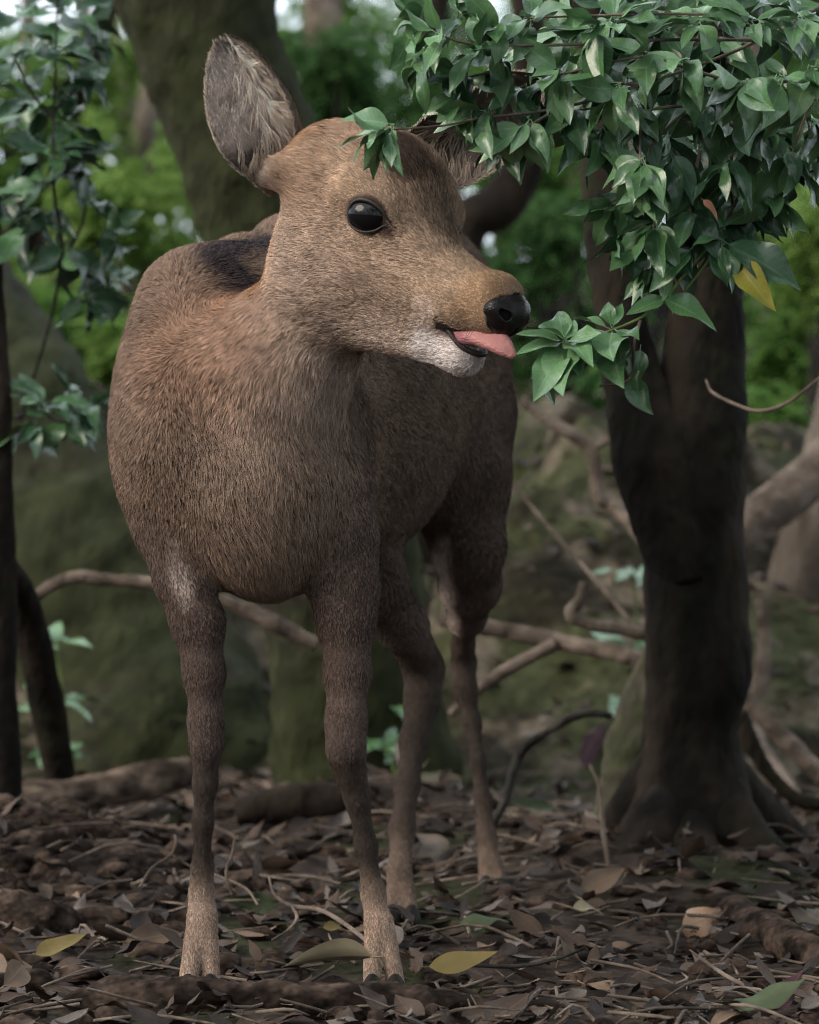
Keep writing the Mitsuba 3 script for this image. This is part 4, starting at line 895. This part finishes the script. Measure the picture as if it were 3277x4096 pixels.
G, Yg, Dp = 'mat_leaf_gloss', 'mat_leaf_light', 'mat_leaf_deep'
ob = thing('leafy_branch', 'overhanging branch of glossy green leaves filling the top right corner', 'branch')
def ax2(dx, dy, dz=0): return np.array([dx, dz, -dy], float)
OB = [  # px, py, Y, axis in the picture (x, down), leaves, length px, materials
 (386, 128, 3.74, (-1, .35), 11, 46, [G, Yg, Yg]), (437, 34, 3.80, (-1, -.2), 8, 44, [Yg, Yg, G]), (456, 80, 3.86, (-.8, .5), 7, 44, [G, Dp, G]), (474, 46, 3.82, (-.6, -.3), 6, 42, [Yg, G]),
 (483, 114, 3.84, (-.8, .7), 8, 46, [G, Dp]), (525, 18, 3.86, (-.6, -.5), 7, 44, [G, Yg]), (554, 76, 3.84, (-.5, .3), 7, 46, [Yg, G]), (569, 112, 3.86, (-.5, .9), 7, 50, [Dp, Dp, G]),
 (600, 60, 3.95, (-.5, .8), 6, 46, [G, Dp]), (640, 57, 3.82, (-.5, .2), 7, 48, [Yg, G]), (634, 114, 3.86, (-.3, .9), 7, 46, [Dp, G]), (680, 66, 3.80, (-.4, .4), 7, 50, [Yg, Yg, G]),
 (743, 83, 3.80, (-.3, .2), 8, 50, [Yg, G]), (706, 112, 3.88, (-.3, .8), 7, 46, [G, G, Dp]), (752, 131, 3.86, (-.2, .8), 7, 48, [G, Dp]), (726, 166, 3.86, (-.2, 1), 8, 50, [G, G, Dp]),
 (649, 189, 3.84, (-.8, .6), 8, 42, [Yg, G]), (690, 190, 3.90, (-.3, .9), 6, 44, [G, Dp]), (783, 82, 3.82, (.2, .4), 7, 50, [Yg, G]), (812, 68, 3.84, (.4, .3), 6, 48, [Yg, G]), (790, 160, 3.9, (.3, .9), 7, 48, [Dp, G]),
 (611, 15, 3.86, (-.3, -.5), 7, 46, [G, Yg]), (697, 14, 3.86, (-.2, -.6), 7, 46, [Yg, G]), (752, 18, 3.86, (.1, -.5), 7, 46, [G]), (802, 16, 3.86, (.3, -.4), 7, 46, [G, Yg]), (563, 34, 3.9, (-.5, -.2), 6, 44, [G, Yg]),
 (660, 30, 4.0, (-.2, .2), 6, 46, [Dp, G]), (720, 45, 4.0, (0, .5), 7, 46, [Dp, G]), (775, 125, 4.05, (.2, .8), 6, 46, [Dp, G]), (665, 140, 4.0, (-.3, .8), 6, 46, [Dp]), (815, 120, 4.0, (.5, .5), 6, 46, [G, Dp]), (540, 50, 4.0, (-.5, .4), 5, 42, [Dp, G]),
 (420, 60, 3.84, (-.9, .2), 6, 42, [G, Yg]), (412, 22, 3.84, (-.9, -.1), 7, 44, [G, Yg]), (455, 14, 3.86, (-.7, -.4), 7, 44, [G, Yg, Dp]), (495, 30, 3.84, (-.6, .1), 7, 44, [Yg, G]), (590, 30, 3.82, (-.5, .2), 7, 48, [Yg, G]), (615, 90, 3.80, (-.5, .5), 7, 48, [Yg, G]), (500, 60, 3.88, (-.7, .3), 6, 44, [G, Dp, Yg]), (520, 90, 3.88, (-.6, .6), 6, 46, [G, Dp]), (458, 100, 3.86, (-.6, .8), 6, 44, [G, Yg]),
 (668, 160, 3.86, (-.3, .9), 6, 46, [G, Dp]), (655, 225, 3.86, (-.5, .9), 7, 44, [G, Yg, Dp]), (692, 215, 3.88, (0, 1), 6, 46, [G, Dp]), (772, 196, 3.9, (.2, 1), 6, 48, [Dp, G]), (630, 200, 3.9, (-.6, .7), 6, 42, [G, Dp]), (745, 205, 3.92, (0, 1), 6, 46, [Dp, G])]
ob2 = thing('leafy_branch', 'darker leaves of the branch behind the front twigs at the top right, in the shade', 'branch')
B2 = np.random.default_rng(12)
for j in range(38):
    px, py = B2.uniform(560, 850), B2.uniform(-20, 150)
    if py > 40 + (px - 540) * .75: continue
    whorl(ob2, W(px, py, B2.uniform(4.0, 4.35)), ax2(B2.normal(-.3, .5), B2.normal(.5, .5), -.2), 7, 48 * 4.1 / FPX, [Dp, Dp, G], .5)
for pts in ([(900, -30, 4.3), (760, 20, 4.2), (640, 40, 4.15), (560, 30, 4.1)], [(760, 20, 4.2), (700, 80, 4.2), (640, 100, 4.15)], [(900, 60, 4.3), (800, 90, 4.2), (730, 130, 4.15)]):
    P = np.array([W(*q) for q in pts]); part(ob2, 'twig', mikit.ply(tube(P, np.linspace(3, 1.2, len(P)) * 1e-3, 7, 30, .2, 60), 'mat_stick_dark', True))
ob3 = thing('leafy_branch', 'lower hanging leaves of the overhanging branch, in front of the top of the dark tree', 'branch')
for px, py, Y, ax, n, L, mats in OB + [(505, 138, 3.88, (-.6, .8), 7, 44, [G, Dp]), (525, 128, 3.84, (-.5, .8), 7, 46, [G, Yg]), (600, 135, 3.86, (-.4, .9), 7, 46, [G, Dp]), (676, 250, 3.88, (-.4, .9), 7, 42, [G, Dp]), (705, 235, 3.9, (.2, 1), 7, 44, [Dp, G]), (640, 165, 3.82, (-.5, .8), 8, 44, [Yg, G]), (612, 205, 3.88, (-.6, .8), 6, 42, [G, Dp]), (628, 248, 3.88, (-.6, .8), 6, 42, [G, Dp]), (655, 270, 3.88, (-.3, .9), 6, 42, [G, Yg]), (735, 225, 3.92, (.2, 1), 6, 44, [Dp])]:
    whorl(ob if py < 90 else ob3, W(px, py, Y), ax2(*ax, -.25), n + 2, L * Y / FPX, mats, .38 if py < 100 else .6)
for pts in ([(900, -40, 4.1), (760, 40, 3.95), (640, 85, 3.9), (560, 108, 3.86), (483, 118, 3.84), (440, 126, 3.78), (384, 130, 3.74)], [(640, 85, 3.9), (560, 78, 3.86), (500, 72, 3.86), (456, 80, 3.86)],
            [(760, 40, 3.95), (660, 40, 3.86), (560, 45, 3.84), (474, 44, 3.82), (437, 34, 3.80)], [(860, 60, 4.0), (783, 82, 3.85), (743, 86, 3.82), (700, 100, 3.86), (649, 150, 3.85), (649, 189, 3.84)],
            [(900, 90, 4.05), (812, 100, 3.9), (770, 120, 3.88), (740, 145, 3.87), (726, 166, 3.86)], [(700, 150, 3.87), (690, 200, 3.88), (676, 250, 3.88)], [(726, 166, 3.86), (732, 200, 3.9), (735, 225, 3.92)], [(649, 189, 3.84), (655, 225, 3.86), (655, 270, 3.88)], [(649, 189, 3.84), (612, 205, 3.88)], [(655, 225, 3.86), (628, 248, 3.88)], [(640, 108, 3.87), (640, 165, 3.82)], [(560, 108, 3.86), (525, 128, 3.84), (505, 138, 3.88)], [(812, 100, 3.9), (800, 130, 3.9), (790, 160, 3.9)], [(743, 86, 3.82), (680, 66, 3.80), (640, 57, 3.82), (554, 76, 3.84)],
            [(760, 40, 3.95), (740, 20, 3.9), (697, 14, 3.86), (611, 15, 3.86), (525, 18, 3.86)], [(740, 130, 3.88), (700, 108, 3.88), (660, 108, 3.87), (634, 114, 3.86), (600, 108, 3.86), (569, 112, 3.86)]):
    twig(ob, pts)
add_leaf(ob, W(703, 200, 3.83), ax2(1, .9, -.2), [0, -.7, .6], .026, 'mat_leaf_red', 'small withered reddish leaf')
add_leaf(ob, W(566, 85, 3.83), ax2(.3, 1, 0), [.6, -.7, .3], .034, 'mat_leaf_yellow', 'narrow yellowing leaf')

sp = thing('leafy_branch', 'low spray of large pale green leaves at the tongue of the deer', 'branch')
def toward(key, a, b, mat, Ya=3.82, Yb=3.80, up=(0, -.55, .8), label=None):
    p, q = W(*a, Ya), W(*b, Yb); return add_leaf(key, p, q - p, np.array(up) + LR.normal(0, .12, 3), np.linalg.norm(q - p), mat, label)
S1 = (566, 342)
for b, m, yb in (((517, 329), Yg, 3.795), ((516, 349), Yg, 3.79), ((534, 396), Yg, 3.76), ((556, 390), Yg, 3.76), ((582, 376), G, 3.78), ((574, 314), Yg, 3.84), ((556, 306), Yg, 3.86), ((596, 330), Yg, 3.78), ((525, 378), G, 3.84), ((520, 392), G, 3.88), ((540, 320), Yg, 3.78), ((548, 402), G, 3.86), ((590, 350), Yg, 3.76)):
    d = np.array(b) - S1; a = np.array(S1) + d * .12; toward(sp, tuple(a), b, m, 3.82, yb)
S2 = (612, 330)
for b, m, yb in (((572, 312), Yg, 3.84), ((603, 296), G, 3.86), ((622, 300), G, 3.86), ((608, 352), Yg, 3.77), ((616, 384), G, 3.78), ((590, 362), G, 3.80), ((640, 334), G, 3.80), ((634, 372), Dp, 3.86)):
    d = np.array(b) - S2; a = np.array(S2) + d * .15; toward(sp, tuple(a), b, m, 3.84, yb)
for a, b, m in (((664, 299), (722, 322), G), ((664, 299), (626, 312), G), ((640, 350), (634, 390), G), ((630, 378), (650, 416), G), ((690, 250), (648, 290), G), ((720, 240), (694, 236), G), ((728, 244), (806, 284), Dp), ((722, 246), (736, 292), G), ((712, 250), (730, 285), Dp)):
    toward(sp, a, b, m, 3.86, 3.84, (0, -.75, .6))
toward(sp, (735, 262), (773, 305), 'mat_leaf_yellow', 3.86, 3.82, (.2, -.8, .4), 'yellowing leaf with a brown edge')
for pts, m in (([(716, 238, 3.88), (690, 268, 3.87), (664, 299, 3.86), (640, 318, 3.85), (612, 330, 3.84), (590, 338, 3.83), (566, 342, 3.82)], 'mat_twig_green'), ([(720, 244, 3.88), (700, 272, 3.87), (684, 292, 3.87)], 'mat_twig_green'), ([(716, 238, 3.88), (742, 190, 3.9), (770, 120, 3.9), (830, 60, 4.0)], 'mat_stick'), ([(640, 320, 3.85), (634, 345, 3.85), (630, 378, 3.85), (600, 386, 3.84)], 'mat_stick')):
    twig(sp, pts, 1.7, 1.2, m)
scene['mat_twig_green'] = two({'type': 'principled', 'base_color': {'type': 'rgb', 'value': [.13, .19, .05]}, 'roughness': .5})
k = thing('hanging_twig', 'thin bare twig sagging in front of the dark tree', 'twig')
part(k, 'stem', mikit.ply(tube([W(*q) for q in ((840, 360, 4.5), (812, 384, 4.5), (785, 404, 4.5), (758, 411, 4.5), (730, 402, 4.55), (712, 392, 4.6), (706, 380, 4.62))], [.0022, .002, .0022, .0024, .002, .0018, .0012], 7, 40, .3, 60), 'mat_stick', True))

ls = thing('leafy_branch', 'dark leafy shrub branch along the upper left edge', 'branch')
for px, py, Y, ax, n, L in ((56, 46, 4.9, (.3, -.6), 8, 46), (88, 70, 5.0, (.7, -.3), 8, 44), (53, 148, 4.9, (.2, -.8), 9, 46), (14, 58, 4.9, (-.5, -.5), 8, 44), (88, 197, 5.1, (.7, -.5), 9, 40), (42, 181, 4.95, (-.3, -.5), 8, 46), (18, 225, 5.0, (-.7, .2), 7, 44), (111, 232, 5.1, (.8, .1), 8, 40), (67, 250, 5.0, (.1, .8), 8, 42), (88, 300, 5.1, (.4, .7), 8, 42), (20, 10, 5.0, (-.2, -.6), 7, 44), (72, 10, 5.0, (.3, -.6), 7, 46), (70, 120, 5.0, (.5, -.3), 8, 44), (28, 150, 5.0, (-.5, -.2), 8, 44), (95, 30, 5.1, (.6, -.2), 8, 44), (40, 90, 4.95, (-.2, -.5), 8, 44), (80, 160, 5.0, (.7, .2), 8, 42), (45, 215, 5.0, (-.2, .6), 7, 42), (100, 265, 5.15, (.7, .4), 7, 40), (118, 285, 5.2, (.7, .3), 6, 40), (30, 110, 5.2, (-.4, .2), 7, 44)):
    whorl(ls, W(px, py, Y), ax2(*ax, -.2), n, L * Y / FPX, [Dp, Dp, G], .25)
for pts in ([(20, 420, 5.4), (50, 320, 5.2), (62, 250, 5.0), (55, 200, 4.95), (53, 148, 4.9), (56, 46, 4.9), (60, -60, 4.9)], [(62, 260, 5.0), (80, 230, 5.05), (88, 197, 5.1)], [(62, 260, 5.0), (90, 250, 5.1), (111, 232, 5.1)], [(53, 180, 4.95), (30, 200, 5.0), (18, 225, 5.0)], [(55, 110, 4.9), (75, 90, 4.95), (88, 70, 5.0)], [(54, 120, 4.9), (30, 90, 4.9), (14, 58, 4.9)], [(60, 280, 5.05), (75, 300, 5.1), (88, 300, 5.1), (118, 285, 5.2)]):
    twig(ls, pts, 2.6, 1.3, 'mat_stick_dark')
lw = thing('leafy_branch', 'small leafy spray at the left edge, lit from above, hanging leaves below', 'branch')
for px, py, Y, ax, n, L in ((46, 402, 5.0, (.2, -.5), 9, 40), (74, 398, 5.1, (.6, -.4), 8, 38), (92, 404, 5.1, (.7, 0), 7, 36), (36, 428, 5.0, (-.2, .9), 6, 40), (70, 424, 5.0, (.2, .9), 6, 40)):
    whorl(lw, W(px, py, Y), ax2(*ax, -.1), n, L * Y / FPX, [G, Dp], .35)
twig(lw, [(-20, 430, 5.1), (20, 415, 5.05), (46, 406, 5.0), (74, 402, 5.1), (92, 404, 5.1)], 2.6, 1.3, 'mat_stick_dark')
twig(lw, [(46, 406, 5.0), (50, 418, 5.0), (70, 424, 5.0)], 1.6, 1.1, 'mat_stick_dark')

# seedlings on the bank
def seedling(px, py, Y, n, L, label, mat=Yg):
    k = thing('seedling', label, 'plant')
    c = W(px, py, Y); g = np.array([c[0] + .01, c[1], max(float(bank_h(np.array(c[0]), np.array(c[1]))), 0) - .02])
    part(k, 'stem', mikit.ply(tube([g, (g + c) / 2 + [.01, 0, 0], c], [.003, .0025, .0015], 6, 12), 'mat_twig_green', True))
    for j in range(n // 6):
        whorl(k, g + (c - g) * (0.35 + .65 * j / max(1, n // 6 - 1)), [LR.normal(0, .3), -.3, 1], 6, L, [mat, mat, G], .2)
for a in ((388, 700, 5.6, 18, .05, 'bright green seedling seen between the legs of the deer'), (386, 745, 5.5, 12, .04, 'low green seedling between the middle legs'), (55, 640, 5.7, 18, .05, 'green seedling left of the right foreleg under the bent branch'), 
          (318, 650, 5.7, 12, .045, 'green seedling in front of the bank between the forelegs'), (632, 570, 5.8, 18, .055, 'green seedling close to the left side of the dark tree')):
    seedling(*a)

# ---------------------------------------------------------------- litter
def dry(name, a, b, vein=(.3, .2, .12)):
    def fn(p, n, uv):
        c = mikit.mix(a, b, mikit.fbm(p.x * 40, p.y * 40, p.z * 40, 3))
        return mikit.mix(c, vein, mikit.smoothstep(.08, .02, dr.abs(uv.y)) * .5)
    scene[name] = two({'type': 'principled', 'base_color': mikit.proc(fn), 'roughness': .7, 'specular': .3})
dry('mat_dry_brown', (.040, .026, .020), (.105, .068, .050), (.16, .11, .07)); dry('mat_dry_tan', (.12, .08, .055), (.26, .175, .125)); dry('mat_dry_dark', (.016, .011, .010), (.042, .029, .025), (.06, .045, .035)); dry('mat_dry_grey', (.08, .066, .06), (.18, .15, .135))
dry('mat_dry_yellow', (.12, .085, .03), (.22, .17, .055), (.16, .11, .05)); dry('mat_dry_green', (.05, .07, .035), (.12, .145, .08), (.12, .12, .07)); dry('mat_dry_orange', (.50, .29, .18), (.62, .39, .27)); dry('mat_dry_purple', (.06, .025, .035), (.11, .045, .06)); dry('mat_dry_pale', (.20, .165, .11), (.34, .29, .19))
DRY = ['mat_dry_brown', 'mat_dry_tan', 'mat_dry_dark', 'mat_dry_grey', 'mat_dry_yellow', 'mat_dry_green', 'mat_dry_orange', 'mat_dry_purple', 'mat_dry_pale']
DV = {m: [] for m in DRY}; DM = []
for i in range(8):
    r = np.random.default_rng(600 + i)
    v, f, uv = leaf_mesh(r.uniform(.34, .55), r.uniform(-.3, .6), r.uniform(-.5, .7), r.uniform(-.8, .8), r.uniform(.1, .6), seed=40 + i)
    DM.append((v, f, uv)); base = mikit.ply((v, f), DRY[0], True, uv=uv)
    for m in DRY: DV[m].append({**base, 'bsdf': {'type': 'ref', 'id': m}})
def surf_z(x, y): return np.maximum(ground_h(x, y), bank_h(x, y) * (y > 5.6) - 9 * (y <= 5.6))
FR = np.random.default_rng(91)
def fallen(name, label, m, x, y, L, yaw, tilt=(0, 0), z=None, group=None, cat='leaf', i=None):
    k = thing(name, label, cat, group)
    d = np.array([math.cos(yaw), math.sin(yaw), tilt[0]]); up = np.array([-math.sin(yaw) * tilt[1], math.cos(yaw) * tilt[1], 1.0])
    if z is None: z = float(surf_z(np.array(x), np.array(y))) + .006
    scene[k] = {**DV[m][FR.integers(8) if i is None else i], 'to_world': T(put(np.array([x, y, z]) - nrm(d) * L * .5, d, up, L))}
GRP = {'mat_dry_brown': 'brown dry', 'mat_dry_tan': 'tan dry', 'mat_dry_dark': 'blackish rotted', 'mat_dry_grey': 'grey-brown curled'}
n = 0
while n < 230:
    Y = 3.62 + 2.0 * FR.random() ** 1.2; px = FR.uniform(-20, 840); x = (px - 409.5) * Y / FPX
    m = ['mat_dry_brown', 'mat_dry_tan', 'mat_dry_dark', 'mat_dry_grey'][FR.choice(4, p=[.45, .17, .23, .15])]; L = FR.uniform(.028, .06) if FR.random() < .84 else FR.uniform(.062, .085)
    where = ('left of the deer' if px < 180 else 'beside its feet' if px < 410 else 'right of the deer' if px < 600 else 'below the dark tree')
    deep = 'near the bottom edge' if Y < 4.0 else 'level with the hooves' if Y < 4.5 else 'back towards the bank'
    lab = f"{'broad' if L > .06 else 'large' if L > .046 else 'small'} {GRP[m]} leaf {where}, {deep}"
    fallen('fallen_leaf', lab, m, x, Y, L, FR.uniform(0, 6.28), (FR.normal(.08, .22), FR.normal(0, .3)), None, lab.replace(' leaf ', ' leaves ')); n += 1
def at_px(px, py, h=0.012):
    """the ground point seen at px, py"""
    Y = CAM_Z * FPX / max(py - 360, 1)
    return (px - 409.5) * Y / FPX, Y
for lab, m, px, py, L, yaw, tilt, i in (('notched orange-tan leaf lying at the right of the litter', 'mat_dry_orange', 706, 936, .055, .6, (.25, -.9), 1), ('large pale green leaf lying just left of the left forefoot', 'mat_dry_pale', 328, 982, .075, 2.9, (.05, -.5), 2),
    ('yellow-brown leaf lying right of the left forefoot', 'mat_dry_yellow', 462, 992, .055, .2, (.1, -.6), 3), ('green leaf at the bottom edge on the right', 'mat_dry_green', 768, 1016, .06, .3, (.1, -.5), 4), ('broad tan leaf lying behind the right forefoot', 'mat_dry_tan', 155, 952, .06, .5, (.1, -.8), 5),
    ('yellow-green leaf at the left edge of the litter', 'mat_dry_yellow', 58, 962, .045, .4, (.15, -.3), 6), ('small yellow leaf between the forefeet', 'mat_dry_yellow', 338, 947, .028, .1, (.1, -.4), 7), ('dull green leaf on the litter right of the hind feet', 'mat_dry_green', 487, 945, .05, .1, (.05, -.4), 0),
    ('pale leaf on the litter behind the hind legs', 'mat_dry_pale', 440, 802, .06, .1, (.1, -.8), 1), ('curled dark leaf with a pale edge right of the left hind foot', 'mat_dry_green', 530, 835, .08, .3, (.2, -1.2), 2), ('purple leaf standing left of the dark tree roots', 'mat_dry_purple', 590, 780, .08, 1.2, (.6, -1.0), 3), ('purple leaf at the bottom right corner', 'mat_dry_purple', 785, 1008, .05, 1.0, (.3, -.6), 4),
    ('blue-grey leaf lying at the foot of the dark tree', 'mat_dry_grey', 660, 874, .06, .3, (.1, -.7), 5), ('tan leaf lying among the twigs right of the deer', 'mat_dry_tan', 600, 910, .05, .7, (.2, -.7), 6), ('small pale tan leaf right of the hind legs', 'mat_dry_pale', 590, 930, .03, .1, (.1, -.5), 7), ('green bladed leaf between the forelegs on the mound', 'mat_dry_green', 250, 918, .055, 2.9, (.1, -.6), 0),
    ('pale grey leaf lying behind the middle leg', 'mat_dry_grey', 440, 880, .05, .4, (.1, -.8), 1), ('tan leaf at the lower left corner', 'mat_dry_tan', 18, 1000, .06, 1.2, (.3, -.6), 2)):
    x, Y = at_px(px, py)
    if py > 975: Y -= .05; x = (px - 409.5) * Y / FPX
    fallen('fallen_leaf', lab, m, x, Y, L * 1.2, yaw, (tilt[0], tilt[1] * 2.0), max(float(surf_z(np.array(x), np.array(Y))) + .018, .034 if py > 975 and px < 640 else 0), None, 'leaf', i)
# everything too small or too many to count
def litter(n, seed, y0, y1, s0, s1, mats):
    r = np.random.default_rng(seed)
    parts_ = {m: [] for m in mats}
    Y = y0 + (y1 - y0) * r.random(n); X = (r.uniform(-70, 890, n) - 409.5) * Y / FPX; Z = surf_z(X, Y)
    for j in range(n):
        v, f, uv = DM[r.integers(8)]
        v, f = v[:55], f[(f < 55).all(1)]
        yaw, L = r.uniform(0, 6.28), r.uniform(s0, s1); d = np.array([math.cos(yaw), math.sin(yaw), r.normal(.05, .3)]); up = np.array([r.normal(0, .4), r.normal(0, .4), 1])
        M = np.array(put(np.array([X[j], Y[j], Z[j] + r.uniform(-.004, .012)]), d, up, L))
        parts_[mats[r.integers(len(mats))]].append((v @ M[:3, :3].T + M[:3, 3], f))
    return parts_
k = thing('leaf_litter', 'brown leaf litter covering the forest floor', 'leaf litter', None, 'stuff')
for m, ms in litter(2900, 5, 3.55, 7.0, .012, .056, ['mat_dry_brown', 'mat_dry_dark', 'mat_dry_dark', 'mat_dry_brown', 'mat_dry_grey']).items():
    part(k, 'leaf', mikit.ply(join(ms), m, True), None, 'stuff')
k = thing('twig_litter', 'small broken twigs scattered over the litter', 'twigs', None, 'stuff')
ms = []; r = np.random.default_rng(15)
for j in range(420):
    Y = r.uniform(3.6, 6.0); x = (r.uniform(-20, 840) - 409.5) * Y / FPX; a = r.uniform(0, 6.28); L = r.uniform(.03, .16); z = float(surf_z(np.array(x), np.array(Y))) + .008
    p = np.array([x, Y, z]); d = np.array([math.cos(a), math.sin(a), r.normal(0, .12)]) * L / 2
    ms.append(tube([p - d, p + r.normal(0, .008, 3), p + d], [.0012 + .001 * r.random(), .0018, .0008], 5, 6))
scene[k] = mikit.ply(join(ms), 'mat_stick', True)
